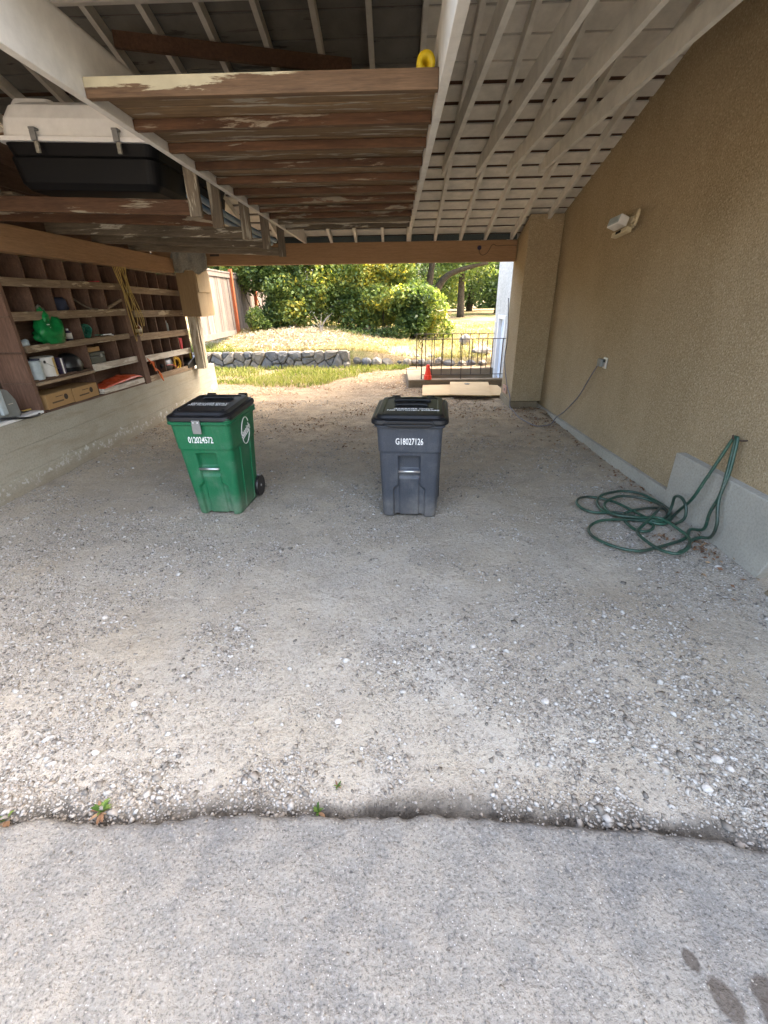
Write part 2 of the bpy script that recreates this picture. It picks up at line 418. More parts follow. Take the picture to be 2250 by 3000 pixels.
def apron_mat():
    k = NT('worn_asphalt_apron', 0.93, 0.15)
    v = k.pos()
    x, y, z = k.xyz(v)
    big = k.noise(v, 1.5, 6, 0.62, 0.2)
    mid = k.noise(v, 9, 5, 0.65)
    fine = k.noise(v, 90, 4, 0.7)
    c = k.mix(k.ramp(big, [(0.32, 0.0), (0.68, 1.0)]), (0.142, 0.141, 0.137), (0.238, 0.226, 0.198))
    c = k.mix(k.math('MULTIPLY', k.ramp(mid, [(0.42, 0.0), (0.68, 1.0)]), 0.6), c, (0.30, 0.275, 0.232))
    vd = k.mix(0.018, v, k.n[-1].outputs[0]) if False else v
    pits = k.math('ADD', k.voro(v, 130, 'F1', 'Distance'), k.math('MULTIPLY', k.math('SUBTRACT', fine, 0.5), 0.5))
    c = k.mix(k.math('MULTIPLY', k.ramp(fine, [(0.34, 1.0), (0.47, 0.0)]), 0.7), c, (0.05, 0.05, 0.052))
    c = k.mix(k.math('MULTIPLY', k.ramp(fine, [(0.56, 0.0), (0.68, 1.0)]), 0.55), c, (0.38, 0.375, 0.36))
    # sparse dark and light aggregate
    vc = k.voro(v, 130, 'F1', 'Color')
    cr = k.n.new('ShaderNodeSeparateColor')
    k.l.new(vc, cr.inputs[0])
    chip = k.math('MULTIPLY', k.ramp(pits, [(0.18, 1.0), (0.3, 0.0)]), k.ramp(cr.outputs[0], [(0.80, 0.0), (0.82, 1.0)]))
    c = k.mix(k.math('MULTIPLY', chip, 0.8), c, (0.09, 0.09, 0.095))
    chip2 = k.math('MULTIPLY', k.ramp(pits, [(0.16, 1.0), (0.3, 0.0)]), k.ramp(cr.outputs[1], [(0.93, 0.0), (0.95, 1.0)]))
    c = k.mix(k.math('MULTIPLY', chip2, 0.8), c, (0.48, 0.475, 0.46))
    # wet drips: ellipses with a wobbly edge
    wob = k.math('MULTIPLY', k.math('SUBTRACT', k.noise(v, 25, 4, 0.6), 0.5), 0.55)
    for (cx, cy, rx, ry, a) in STAINS:
        dx = k.math('SUBTRACT', x, cx)
        dy = k.math('SUBTRACT', y, cy)
        ca, sa = math.cos(a), math.sin(a)
        u = k.math('DIVIDE', k.math('ADD', k.math('MULTIPLY', dx, ca), k.math('MULTIPLY', dy, sa)), rx)
        t = k.math('DIVIDE', k.math('ADD', k.math('MULTIPLY', dx, -sa), k.math('MULTIPLY', dy, ca)), ry)
        r2 = k.math('ADD', k.math('ADD', k.math('MULTIPLY', u, u), k.math('MULTIPLY', t, t)), wob)
        c = k.mix(k.math('MULTIPLY', k.ramp(r2, [(0.55, 1.0), (1.05, 0.0)]), 0.75), c, (0.06, 0.047, 0.037))
    n = k.bump(mid, 0.7, 0.04)
    n = k.bump(k.noise(v, 34, 5, 0.7), 0.6, 0.012, n)
    n = k.bump(fine, 0.9, 0.007, n)
    return k.done(c, n)
STAINS = [(0.832, 0.600, 0.022, 0.030, 0.25), (0.879, 0.520, 0.036, 0.056, 0.35), (0.995, 0.545, 0.045, 0.030, 0.3), (0.985, 0.48, 0.03, 0.055, 0.3)]
M['apron'] = apron_mat()

def lawn_mat():
    k = NT('dry_lawn_soil', 0.95, 0.1)
    v = k.pos()
    x, y, z = k.xyz(v)
    a = k.noise(v, 0.55, 5, 0.6)
    f = k.noise(v, 30, 5, 0.75)
    dry = k.ramp(f, [(0.34, (0.12, 0.085, 0.05)), (0.5, (0.24, 0.18, 0.105)), (0.68, (0.38, 0.31, 0.20))])
    grn = k.ramp(f, [(0.34, (0.06, 0.075, 0.025)), (0.6, (0.14, 0.155, 0.055))])
    c = k.mix(k.ramp(a, [(0.48, 0.0), (0.62, 1.0)]), dry, grn)
    return k.done(c, k.bump(f, 0.6, 0.03))
M['lawn'] = lawn_mat()

def tone_mat(name, stops, rough=0.85, transl=0.0, spec=0.2, noise=0.0):
    k = NT(name, rough, spec)
    c = k.ramp(k.attr('tone'), stops)
    if noise:
        f = k.noise(k.pos(), 60, 4, 0.7)
        c = k.mix(noise, c, k.ramp(f, [(0.3, 0.35), (0.7, 1.0)]), 'MULTIPLY')
    k.done(c)
    if transl:
        t = k.n.new('ShaderNodeBsdfTranslucent')
        k.l.new(k.mix(1.0, c, (1.0, 1.0, 0.55), 'MULTIPLY'), t.inputs[0])
        mx = k.n.new('ShaderNodeMixShader')
        mx.inputs[0].default_value = transl
        k.l.new(k.b.outputs[0], mx.inputs[1])
        k.l.new(t.outputs[0], mx.inputs[2])
        k.l.new(mx.outputs[0], k.out.inputs[0])
    return k.m
M['stones'] = tone_mat('gravel_stone', [(0.0, (0.11, 0.105, 0.10)), (0.25, (0.24, 0.215, 0.18)), (0.5, (0.33, 0.295, 0.25)),
                                      (0.72, (0.40, 0.375, 0.335)), (0.9, (0.46, 0.445, 0.41)), (1.0, (0.60, 0.585, 0.55))], 0.85, noise=0.3)
LEAF = [(0.0, (0.035, 0.07, 0.025)), (0.3, (0.095, 0.155, 0.045)), (0.6, (0.18, 0.25, 0.07)), (0.82, (0.27, 0.315, 0.09)), (0.93, (0.42, 0.40, 0.075)), (1.0, (0.54, 0.46, 0.08))]
M['leaf'] = tone_mat('leaf', LEAF, 0.5, 0.45, 0.4)
M['grass'] = tone_mat('grass_blade', [(0.0, (0.09, 0.12, 0.025)), (0.4, (0.20, 0.23, 0.05)), (0.7, (0.28, 0.25, 0.12)), (1.0, (0.37, 0.31, 0.20))], 0.7, 0.3)
M['straw'] = tone_mat('straw', [(0.0, (0.25, 0.16, 0.10)), (0.4, (0.36, 0.30, 0.225)), (1.0, (0.54, 0.50, 0.43))], 0.85, 0.15)
M['litter'] = tone_mat('dead_leaf', [(0.0, (0.11, 0.058, 0.036)), (0.4, (0.22, 0.115, 0.065)), (0.7, (0.33, 0.225, 0.135)), (1.0, (0.55, 0.45, 0.32))], 0.8, 0.15)
M['weed'] = tone_mat('weed_leaf', [(0.0, (0.03, 0.07, 0.015)), (0.6, (0.08, 0.15, 0.03)), (1.0, (0.16, 0.22, 0.05))], 0.6, 0.25)

def rock_mat():
    k = NT('fieldstone', 0.85, 0.2)
    v = k.coord('Object', (1, 1, 1), offs(k))
    a = k.noise(v, 7, 6, 0.65)
    c = k.ramp(k.rand(), [(0.0, (0.105, 0.112, 0.122)), (0.4, (0.145, 0.147, 0.148)), (0.75, (0.18, 0.16, 0.132)), (1.0, (0.24, 0.225, 0.20))])
    c = k.mix(0.6, c, k.ramp(a, [(0.25, 0.35), (0.75, 1.15)]), 'MULTIPLY')
    return k.done(c, k.bump(a, 0.6, 0.03))
M['rock'] = rock_mat()
M['palestone'] = plain('pale_stone', (0.44, 0.41, 0.37), 0.85, 0.2, 0.25, 30, 0.5, dist=0.004)
M['mortar'] = plain('pale_mortar', (0.24, 0.225, 0.20), 0.95, 0.1, 0.2, 20, 0.5)

# ------------------------------------------------------------------ geometry helpers
def lin(name, verts, faces, mat, parent=None, smooth=False, bevel=0.0, loc=None, rot=None, seg=2):
    me = bpy.data.meshes.new(name)
    me.from_pydata([tuple(v) for v in verts], [], faces)
    me.validate()
    if isinstance(mat, str):
        mat = M[mat]
    me.materials.append(mat)
    if smooth:
        me.polygons.foreach_set('use_smooth', [True] * len(me.polygons))
    me.update()
    ob = bpy.data.objects.new(name, me)
    col.objects.link(ob)
    if parent is not None:
        ob.parent = parent
    if loc is not None:
        ob.location = loc
    if rot is not None:
        ob.rotation_euler = rot
    if bevel:
        b = ob.modifiers.new('bevel', 'BEVEL')
        b.width = bevel
        b.segments = seg
        b.limit_method = 'ANGLE'
        b.angle_limit = R(40)
    return ob

def npmesh(name, V, F, mat, parent=None, tone=None, smooth=False):
    """fast mesh from arrays; F is (m,3) or (m,4); tone is one value per face"""
    me = bpy.data.meshes.new(name)
    V = np.asarray(V, np.float32)
    F = np.asarray(F, np.int32)
    m, k = F.shape
    me.vertices.add(len(V))
    me.vertices.foreach_set('co', V.ravel())
    me.loops.add(m * k)
    me.loops.foreach_set('vertex_index', F.ravel())
    me.polygons.add(m)
    me.polygons.foreach_set('loop_start', np.arange(0, m * k, k, dtype=np.int32))
    if smooth:
        me.polygons.foreach_set('use_smooth', np.ones(m, bool))
    me.materials.append(M[mat] if isinstance(mat, str) else mat)
    if tone is not None:
        a = me.attributes.new('tone', 'FLOAT', 'FACE')
        a.data.foreach_set('value', np.asarray(tone, np.float32))
    me.update(calc_edges=True)
    me.validate()
    ob = bpy.data.objects.new(name, me)
    col.objects.link(ob)
    if parent is not None:
        ob.parent = parent
    return ob

class MB:
    def __init__(s):
        s.v, s.f = [], []
    def add(s, vs, fs):
        o = len(s.v)
        s.v += [tuple(v) for v in vs]
        s.f += [tuple(i + o for i in f) for f in fs]
        return s
    def box(s, x0, x1, y0, y1, z0, z1):
        vs = [(x, y, z) for z in (z0, z1) for y in (y0, y1) for x in (x0, x1)]
        return s.add(vs, [(0, 2, 3, 1), (4, 5, 7, 6), (0, 1, 5, 4), (2, 6, 7, 3), (0, 4, 6, 2), (1, 3, 7, 5)])
    def beam(s, p, q, wd, ht, up=(0, 0, 1)):
        p, q = Vector(p), Vector(q)
        d = (q - p).normalized()
        sx = d.cross(Vector(up)).normalized()
        sz = sx.cross(d)
        vs = []
        for e in (p, q):
            for a, b in ((-1, -1), (1, -1), (1, 1), (-1, 1)):
                vs.append(e + sx * wd * 0.5 * a + sz * ht * 0.5 * b)
        return s.add(vs, [(0, 1, 2, 3), (7, 6, 5, 4), (0, 4, 5, 1), (1, 5, 6, 2), (2, 6, 7, 3), (3, 7, 4, 0)])
    def tube(s, pts, r, n=8, cap=True, closed=False):
        pts = [Vector(p) for p in pts]
        m = len(pts)
        rs = r if isinstance(r, (list, tuple)) else [r] * m
        up = None
        vs, fs = [], []
        for i, p in enumerate(pts):
            if closed:
                t = (pts[(i + 1) % m] - pts[i - 1]).normalized()
            else:
                t = (pts[min(i + 1, m - 1)] - pts[max(i - 1, 0)]).normalized()
            if up is None:
                up = Vector((0, 0, 1)) if abs(t.z) < 0.9 else Vector((1, 0, 0))
            a = t.cross(up)
            if a.length < 1e-6:
                a = t.orthogonal()
            a.normalize()
            b = a.cross(t)
            up = b
            for j in range(n):
                an = 2 * math.pi * j / n
                vs.append(p + (a * math.cos(an) + b * math.sin(an)) * rs[i])
        for i in range(m if closed else m - 1):
            for j in range(n):
                i2 = (i + 1) % m
                fs.append((i * n + j, i * n + (j + 1) % n, i2 * n + (j + 1) % n, i2 * n + j))
        if cap and not closed:
            fs.append(tuple(range(n))[::-1])
            fs.append(tuple((m - 1) * n + j for j in range(n)))
        return s.add(vs, fs)
    def lathe(s, prof, c, n=20, axis='Z'):
        vs, fs = [], []
        for (r, h) in prof:
            for j in range(n):
                a = 2 * math.pi * j / n
                if axis == 'Z':
                    vs.append((c[0] + r * math.cos(a), c[1] + r * math.sin(a), c[2] + h))
                elif axis == 'X':
                    vs.append((c[0] + h, c[1] + r * math.cos(a), c[2] + r * math.sin(a)))
                else:
                    vs.append((c[0] + r * math.cos(a), c[1] + h, c[2] + r * math.sin(a)))
        m = len(prof)
        for i in range(m - 1):
            for j in range(n):
                fs.append((i * n + j, i * n + (j + 1) % n, (i + 1) * n + (j + 1) % n, (i + 1) * n + j))
        fs.append(tuple(range(n))[::-1])
        fs.append(tuple((m - 1) * n + j for j in range(n)))
        return s.add(vs, fs)
    def prism(s, poly, axis, a, b):
        """poly of 2-D points extruded along the axis from a to b"""
        n = len(poly)
        def P(u, v, t):
            return {'X': (t, u, v), 'Y': (u, t, v), 'Z': (u, v, t)}[axis]
        vs = [P(u, v, a) for u, v in poly] + [P(u, v, b) for u, v in poly]
        fs = [tuple(range(n))[::-1], tuple(range(n, 2 * n))]
        fs += [(i, (i + 1) % n, (i + 1) % n + n, i + n) for i in range(n)]
        return s.add(vs, fs)
    def build(s, name, mat, parent=None, **k):
        ob = lin(name, s.v, s.f, mat, parent, **k)
        bm_fix(ob.data)
        return ob

import bmesh
def bm_fix(me):
    bm = bmesh.new()
    bm.from_mesh(me)
    bmesh.ops.recalc_face_normals(bm, faces=bm.faces)
    bm.to_mesh(me)
    bm.free()

def empty(name, loc=(0, 0, 0), rz=0.0):
    o = bpy.data.objects.new(name, None)
    col.objects.link(o)
    o.location = loc
    o.rotation_euler = (0, 0, rz)
    o.empty_display_size = 0.1
    return o

def tag(o, label, cat, group=None, kind=None):
    o['label'] = label
    if cat:
        o['category'] = cat
    if group:
        o['group'] = group
    if kind:
        o['kind'] = kind
    return o

def thing(name, label, cat, loc=(0, 0, 0), rz=0.0, group=None):
    return tag(empty(name, loc, rz), label, cat, group)

def spline(pts, n=6):
    """Catmull-Rom through the points"""
    P = [Vector(p) for p in pts]
    P = [P[0] * 2 - P[1]] + P + [P[-1] * 2 - P[-2]]
    out = []
    for i in range(1, len(P) - 2):
        for j in range(n):
            t = j / n
            a, b, c, d = P[i - 1], P[i], P[i + 1], P[i + 2]
            out.append(0.5 * ((2 * b) + (c - a) * t + (2 * a - 5 * b + 4 * c - d) * t * t + (3 * b - a - 3 * c + d) * t ** 3))
    out.append(P[-2])
    return out

def place(proto, parent, loc, rot=None, scale=None, name=None):
    c = proto.copy()
    if name:
        c.name = name
    col.objects.link(c)
    c.parent = parent
    c.location = loc
    if rot is not None:
        c.rotation_euler = rot
    if scale is not None:
        c.scale = scale
    return c

def hsh(a, b, s):
    n = (a.astype(np.int64) * 374761393 + b.astype(np.int64) * 668265263 + s * 1442695041) & 0xFFFFFFFF
    n = ((n ^ (n >> 13)) * 1274126177) & 0xFFFFFFFF
    n = n ^ (n >> 16)
    return (n & 0xFFFF) / 65535.0

def vn(x, y, s=0):
    x = np.asarray(x, float)
    y = np.asarray(y, float)
    xi, yi = np.floor(x), np.floor(y)
    fx, fy = x - xi, y - yi
    fx = fx * fx * (3 - 2 * fx)
    fy = fy * fy * (3 - 2 * fy)
    a, b = hsh(xi, yi, s), hsh(xi + 1, yi, s)
    c, d = hsh(xi, yi + 1, s), hsh(xi + 1, yi + 1, s)
    return (a * (1 - fx) + b * fx) * (1 - fy) + (c * (1 - fx) + d * fx) * fy

def fbm(x, y, s=0, o=4):
    t, a, n = 0.0, 0.5, 0.0
    for i in range(o):
        t = t + a * vn(x * 2 ** i, y * 2 ** i, s + i * 17)
        n += a
        a *= 0.5
    return t / n

def sstep(a, b, x):
    t = np.clip((x - a) / (b - a), 0, 1)
    return t * t * (3 - 2 * t)

# ------------------------------------------------------------------ key dimensions (metres; x right, y into the carport, z up)
XL, XR = -3.58, 2.47            # inner faces of the left concrete wall and of the stucco wall
YB = 8.25                       # back beam
YRIDGE, ZEAVE, PITCH = 4.3, 2.54, 0.285
def zr(y):                      # underside of the rafters
    return ZEAVE + PITCH * (YB - y) if y >= YRIDGE else ZEAVE + PITCH * (YB - YRIDGE) - PITCHF * (YRIDGE - y)
YF = 2.06                       # unseen front roof edge, pulled back over the ties to admit sky light
PITCHF = 0.31

_ex = [-6, -1.60, -1.442, -1.26, -1.07, -0.72, -0.41, -0.04, 0.2, 0.47, 0.68, 0.85, 1.04, 1.255, 1.6, 6]
_ey = [0.94, 0.93, 0.935, 0.965, 0.94, 0.972, 0.985, 0.975, 0.988, 0.968, 0.955, 0.945, 0.93, 0.88, 0.86, 0.86]
def edge_y(x):
    x = np.asarray(x, float)
    return np.interp(x, _ex, _ey) + 0.022 * (fbm(x * 9, x * 0 + 3.1, 5, 3) - 0.5) + 0.020 * (fbm(x * 38, x * 0 + 1.7, 8, 3) - 0.5)

def gz(x, y):
    """height of the gravel and soil ground"""
    x = np.asarray(x, float)
    y = np.asarray(y, float)
    z = 0.030 * (fbm(x * 1.1, y * 1.1, 2) - 0.5) + 0.024 * (fbm(x * 4.2, y * 4.2, 9, 4) - 0.5) + 0.006 * (fbm(x * 22, y * 22, 4, 3) - 0.5)
    d = y - edge_y(x)
    z = z - 0.030 * (1 - sstep(0.10, 0.9, d)) - 0.05 * (1 - sstep(0.015, 0.07, d))
    z = z + 0.06 * sstep(-2.9, -3.6, x) * sstep(9.6, 8.0, y)
    z = z + 0.07 * np.exp(-((x - 2.32) / 0.22) ** 2 - ((y - 7.2) / 0.35) ** 2) * (0.5 + fbm(x * 14, y * 14, 15, 3))
    far = sstep(11.0, 12.5, y) * 0.05
    return z + far

def tz(x, y):
    """height of the upper garden behind the stone wall"""
    x = np.asarray(x, float)
    y = np.asarray(y, float)
    a = 0.47 + 0.40 * sstep(12.7, 16.0, y) * sstep(1.5, -3.0, x) + 0.55 * sstep(14.5, 30, y) * sstep(-3.0, 1.5, x)
    a = a + 0.10 * np.exp(-((x + 2.9) / 1.3) ** 2 - ((y - 14.4) / 0.8) ** 2) * 0.45
    a = a - 0.22 * sstep(-1.2, 0.8, x) * sstep(13.6, 12.7, y)
    a = np.where(y < 12.718, -0.2, a)
    return a + 0.06 * (fbm(x * 0.8, y * 0.8, 31) - 0.5) + 0.03 * (fbm(x * 6, y * 6, 33, 3) - 0.5)

def grid(name, xs, ys, fz, mat, hole=None):
    X, Y = np.meshgrid(xs, ys)
    Z = fz(X, Y)
    nx, ny = len(xs), len(ys)
    V = np.stack([X.ravel(), Y.ravel(), Z.ravel()], 1)
    i = np.arange(nx * ny).reshape(ny, nx)
    F = np.stack([i[:-1, :-1].ravel(), i[:-1, 1:].ravel(), i[1:, 1:].ravel(), i[1:, :-1].ravel()], 1)
    if hole is not None:
        cx = V[F][:, :, 0].mean(1)
        cy = V[F][:, :, 1].mean(1)
        F = F[~hole(cx, cy)]
    return npmesh(name, V, F, mat, smooth=True)

# ------------------------------------------------------------------ ground
xs = np.concatenate([np.array([-400, -120, -40, -20, -12, -9, -7, -6, -5.4, -5.0, -4.6, -4.3]), np.arange(-4.0, 2.61, 0.03),
                     np.array([2.8, 3.2, 4, 6, 10, 20, 60, 400])])
ys = np.concatenate([np.array([0.72, 0.78, 0.82, 0.85, 0.87]), np.arange(0.88, 1.3, 0.012), np.arange(1.3, 5, 0.024), np.arange(5.0, 12.72, 0.05)])
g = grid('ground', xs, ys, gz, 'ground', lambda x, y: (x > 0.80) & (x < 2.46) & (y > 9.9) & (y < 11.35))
gv = np.empty(len(g.data.vertices) * 3, np.float32)
g.data.vertices.foreach_get('co', gv)
gv = gv.reshape(-1, 3)
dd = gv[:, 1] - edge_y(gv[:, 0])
soil_shade = np.clip((1 - sstep(0.035, 0.06 + 0.13 * fbm(gv[:, 0] * 5, gv[:, 1] * 0 + 1, 21, 3), dd)), 0, 1) * (dd > -0.2)  # band beside the slab edge: soil plus painted shade
at_ = g.data.attributes.new('soil_shade', 'FLOAT', 'POINT')
at_.data.foreach_set('value', soil_shade.astype(np.float32))
tag(g, 'dusty gravel and soil floor of the carport and path beyond', None, kind='structure')

def apron():
    xs = np.concatenate([np.array([-60, -20, -8, -4, -2.6]), np.arange(-2.2, 2.2, 0.016), np.array([2.6, 4, 8, 20, 60])])
    ts = np.concatenate([np.arange(0, 0.7, 0.014), np.array([0.8, 1.0, 1.5, 2.5, 5, 10, 25])])
    E0 = edge_y(xs)
    X = np.tile(xs, (len(ts), 1))
    Y = E0[None, :] - ts[:, None]
    Z = 0.012 * (fbm(X * 3, Y * 3, 12) - 0.5) + 0.004 * (fbm(X * 30, Y * 30, 13, 3) - 0.5)
    Z = Z - 0.012 * np.exp(-(ts[:, None] / 0.012) ** 2) * (0.6 + 0.8 * vn(X * 30, X * 0, 3))
    sk = np.stack([xs, E0 + 0.004, np.full_like(xs, -0.09)], 1)
    V = np.concatenate([sk, np.stack([X.ravel(), Y.ravel(), Z.ravel()], 1)])
    n = len(xs)
    i = np.arange((len(ts) + 1) * n).reshape(len(ts) + 1, n)
    F = np.stack([i[:-1, :-1].ravel(), i[1:, :-1].ravel(), i[1:, 1:].ravel(), i[:-1, 1:].ravel()], 1)
    o = npmesh('driveway', V, F[:, ::-1], 'apron', smooth=True)
    return tag(o, 'worn grey asphalt apron in front of the carport', None, kind='structure')
apron()
far = MB().box(-900, 900, -900, -24, -0.6, -0.05)
tag(far.build('land', 'ground'), 'open ground on the street side', None, kind='structure')

xs = np.concatenate([np.array([-900, -200, -60, -30, -15, -10, -8]), np.arange(-7, 5.01, 0.10), np.array([6, 8, 11, 15, 20, 30, 60, 200, 900])])
ys = np.concatenate([np.array([12.715]), np.arange(12.72, 20, 0.10), np.arange(20, 36, 0.6), np.array([40, 50, 80, 200, 900])])
tag(grid('garden', xs, ys, tz, 'lawn'), 'raised garden of dry grass behind the stone wall', None, kind='structure')

# ------------------------------------------------------------------ loose gravel
def gravel():
    n = 330000
    # nearer ground gets more candidates per square metre
    u = rng.random(n)
    y = 0.90 + 7.6 * u ** 1.75
    x = XL + (XR - XL) * rng.random(n)
    keep = np.abs(x) < 0.9 * y + 0.9
    clump = fbm(x * 2.1, y * 2.1, 41)
    clump = 0.7 * clump + 0.3 * fbm(x * 7, y * 7, 43)
    side = 0.10 * sstep(0.9, 2.2, np.abs(x)) * sstep(4.0, 2.0, y)
    p = sstep(0.43, 0.60, clump + side) * 0.9 + 0.10
    keep &= rng.random(n) < p * (0.35 + 0.65 * sstep(6.5, 2.5, y))
    keep &= (y - edge_y(x)) > 0.01
    keep &= x < 2.40
    x, y = x[keep], y[keep]
    n = len(x)
    s = np.clip(0.0036 * np.exp(rng.normal(0, 0.52, n)), 0.0018, 0.013)
    big = rng.random(n) < 0.006
    s[big] = rng.uniform(0.010, 0.021, big.sum())
    st = rng.random(len(x))
    z = gz(x, y) + s * 0.15
    # loose stones on the apron too
    n2 = 2000
    x2 = rng.uniform(-1.5, 1.5, n2)
    y2 = edge_y(x2) - 0.02 - rng.random(n2) ** 1.5 * 0.55
    s2 = np.clip(0.0022 * np.exp(rng.normal(0, 0.45, n2)), 0.001, 0.006)
    z2 = 0.012 * (fbm(x2 * 3, y2 * 3, 12) - 0.5) + 0.001
    x = np.concatenate([x, x2]); y = np.concatenate([y, y2]); z = np.concatenate([z, z2]); s = np.concatenate([s, s2])
    st = np.concatenate([st, 0.65 * rng.random(n2)])
    n = len(x)
    # base shape: squashed octahedron-like stone with a split ring (8 corners)
    base = np.array([(1, 0, 0), (0.55, 0.8, 0.1), (-0.5, 0.85, -0.1), (-1, 0.05, 0), (-0.55, -0.8, 0.1), (0.5, -0.85, 0), (0.15, 0.1, 0.75), (-0.2, 0.05, -0.7)], float)
    fb = np.array([(0, 1, 6), (1, 2, 6), (2, 3, 6), (3, 4, 6), (4, 5, 6), (5, 0, 6), (1, 0, 7), (2, 1, 7), (3, 2, 7), (4, 3, 7), (5, 4, 7), (0, 5, 7)])
    V = base[None] * (1 + 0.55 * (rng.random((n, 8, 1)) - 0.5)) + 0.16 * rng.normal(size=(n, 8, 3))
    V *= s[:, None, None]
    V[:, :, 0] *= rng.uniform(0.75, 1.45, n)[:, None]
    V[:, :, 2] *= rng.uniform(0.5, 0.95, n)[:, None]
    a = rng.random(n) * 2 * np.pi
    ca, sa = np.cos(a)[:, None], np.sin(a)[:, None]
    tl = rng.normal(0, 0.3, n)[:, None]
    vx, vy, vz = V[:, :, 0].copy(), V[:, :, 1].copy(), V[:, :, 2].copy()
    vx, vz = vx * np.cos(tl) - vz * np.sin(tl), vx * np.sin(tl) + vz * np.cos(tl)
    V[:, :, 0] = vx * ca - vy * sa + x[:, None]
    V[:, :, 1] = vx * sa + vy * ca + y[:, None]
    V[:, :, 2] = vz + z[:, None]
    F = (fb[None] + (np.arange(n) * 8)[:, None, None]).reshape(-1, 3)
    tone = np.repeat(np.clip(0.08 + 0.86 * st, 0, 1), 12)
    o = npmesh('gravel', V.reshape(-1, 3), F, 'stones', tone=tone)
    tag(o, 'loose grey and white gravel scattered over the carport floor', None, kind='stuff')
    return n
gravel()

# ------------------------------------------------------------------ stucco wall and pillar
t = thing('stucco_wall', 'tall tan pebble dash stucco wall closing the side of the carport', 'wall', (XR, 4, 0))
o = Vector((XR, 4, 0))
def loc_mb(mb, org):
    mb.v = [tuple(Vector(v) - org) for v in mb.v]
    return mb
poly = [(-0.2, 0.10), (8.02, 0.055), (8.02, zr(8.02) + 0.10), (YRIDGE, zr(YRIDGE) + 0.10), (YF, zr(YF) + 0.10), (-0.2, zr(YF) + 0.10)]
loc_mb(MB().prism([(-0.2, 0.10), (8.02, 0.055), (8.02, 8.0), (-0.2, 8.0)], 'X', XR, XR + 0.25), o).build('stucco', 'stucco', t)  # upper part is out of view, raised to block the sun
poly = [(3.67, 0.0), (8.0, 0.0), (8.0, 0.055), (3.67, 0.13)]
loc_mb(MB().prism([(3.67, -0.15), (7.70, -0.15), (7.70, 0.06), (5.1, 0.10), (3.67, 0.132)], 'X', XR - 0.045, XR + 0.03), o).build('footing', 'footing', t, bevel=0.008)
loc_mb(MB().prism([(2.56, -0.15), (3.67, -0.15), (3.67, 0.135), (3.672, 0.493), (3.63, 0.497), (2.35, 0.498), (2.46, 0.20)], 'X', XR - 0.07, XR + 0.03), o).build('raised_footing', 'footing', t, bevel=0.008)
loc_mb(MB().prism([(0.3, -0.15), (2.44, -0.15), (2.30, 0.10), (2.2, 0.16), (0.3, 0.2)], 'X', XR - 0.14, XR + 0.02), o).build('broken_footing', 'palecurb', t, bevel=0.01)

t = thing('stucco_pillar', 'square tan stucco pillar at the back corner, beside the opening', 'pillar', (2.2, 8.0, 0))
o = Vector((2.2, 8.0, 0))
loc_mb(MB().prism([(1.965, 0.10), (2.465, 0.10), (2.465, 2.80), (1.80, 2.80)], 'Y', 7.64, 8.45), o)
mb = MB()
mb.add([(1.965, 7.62, 0.12), (2.468, 7.62, 0.12), (2.468, 8.45, 0.12), (1.985, 8.45, 0.12),
        (1.965, 7.62, 2.79), (2.468, 7.62, 2.79), (2.468, 8.45, 2.52), (1.985, 8.45, 2.52)],
       [(0, 3, 2, 1), (4, 5, 6, 7), (0, 1, 5, 4), (1, 2, 6, 5), (2, 3, 7, 6), (3, 0, 4, 7)])
loc_mb(mb, o).build('shaft', 'stucco', t, bevel=0.012)
mb = MB()
mb.add([(1.955, 7.60, -0.12), (2.42, 7.60, -0.12), (2.42, 8.47, -0.12), (1.97, 8.47, -0.12),
        (1.962, 7.615, 0.118), (2.42, 7.612, 0.118), (2.42, 8.46, 0.118), (1.98, 8.46, 0.118)],
       [(0, 3, 2, 1), (4, 5, 6, 7), (0, 1, 5, 4), (1, 2, 6, 5), (2, 3, 7, 6), (3, 0, 4, 7)])
loc_mb(mb, o).build('base', 'palecurb', t, bevel=0.012)

# house beyond the carport, same wall line
t = thing('house_wall', 'white stucco house wall with a pale door, beyond the tan pillar', 'wall', (2.4, 10, 0))
o = Vector((2.4, 10, 0))
mb = MB()
XH = 2.42
mb.prism([(8.03, -1.2), (10.45, -1.2), (10.45, 1.36), (11.20, 1.36), (11.20, -1.2), (11.62, -1.2), (11.62, 8.0), (8.03, 8.0)], 'X', XH, XH + 0.25)  # unseen upper wall made taller to cut sun and sky light
loc_mb(mb, o).build('wall', 'whitestucco', t)
mb = MB()
mb.box(2.55, 9.0, 11.40, 11.618, -0.2, 7.99)
loc_mb(mb, o).build('rear_wall', 'whitestucco', t)
mb = MB().box(2.1, 9.5, -1.0, 12.1, 8.002, 8.22)  # unseen roof slab, lifted along with the raised walls
loc_mb(mb, o).build('eave', 'white', t)
fr = loc_mb(MB().box(XH - 0.02, XH + 0.09, 11.10, 11.20, -1.2, 1.36).box(XH - 0.02, XH + 0.09, 10.45, 10.54, -1.2, 1.36).box(XH - 0.02, XH + 0.09, 10.54, 11.10, 1.28, 1.36), o).build('door_frame', 'white', t, bevel=0.004)
dr = loc_mb(MB().box(XH + 0.055, XH + 0.10, 10.545, 11.095, -1.2, 1.275), o).build('door', 'doorblue', t)
loc_mb(MB().box(XH + 0.035, XH + 0.053, 10.64, 10.98, 0.30, 1.10).box(XH + 0.035, XH + 0.053, 10.64, 10.98, -0.7, 0.15), o).build('panel', 'doorblue', dr, bevel=0.01)
loc_mb(MB().lathe([(0.0, -0.05), (0.025, -0.045), (0.03, -0.02), (0.012, -0.01), (0.012, 0.005)], (XH + 0.05, 10.62, -0.1), 12, 'X'), o).build('handle', 'metal', dr)

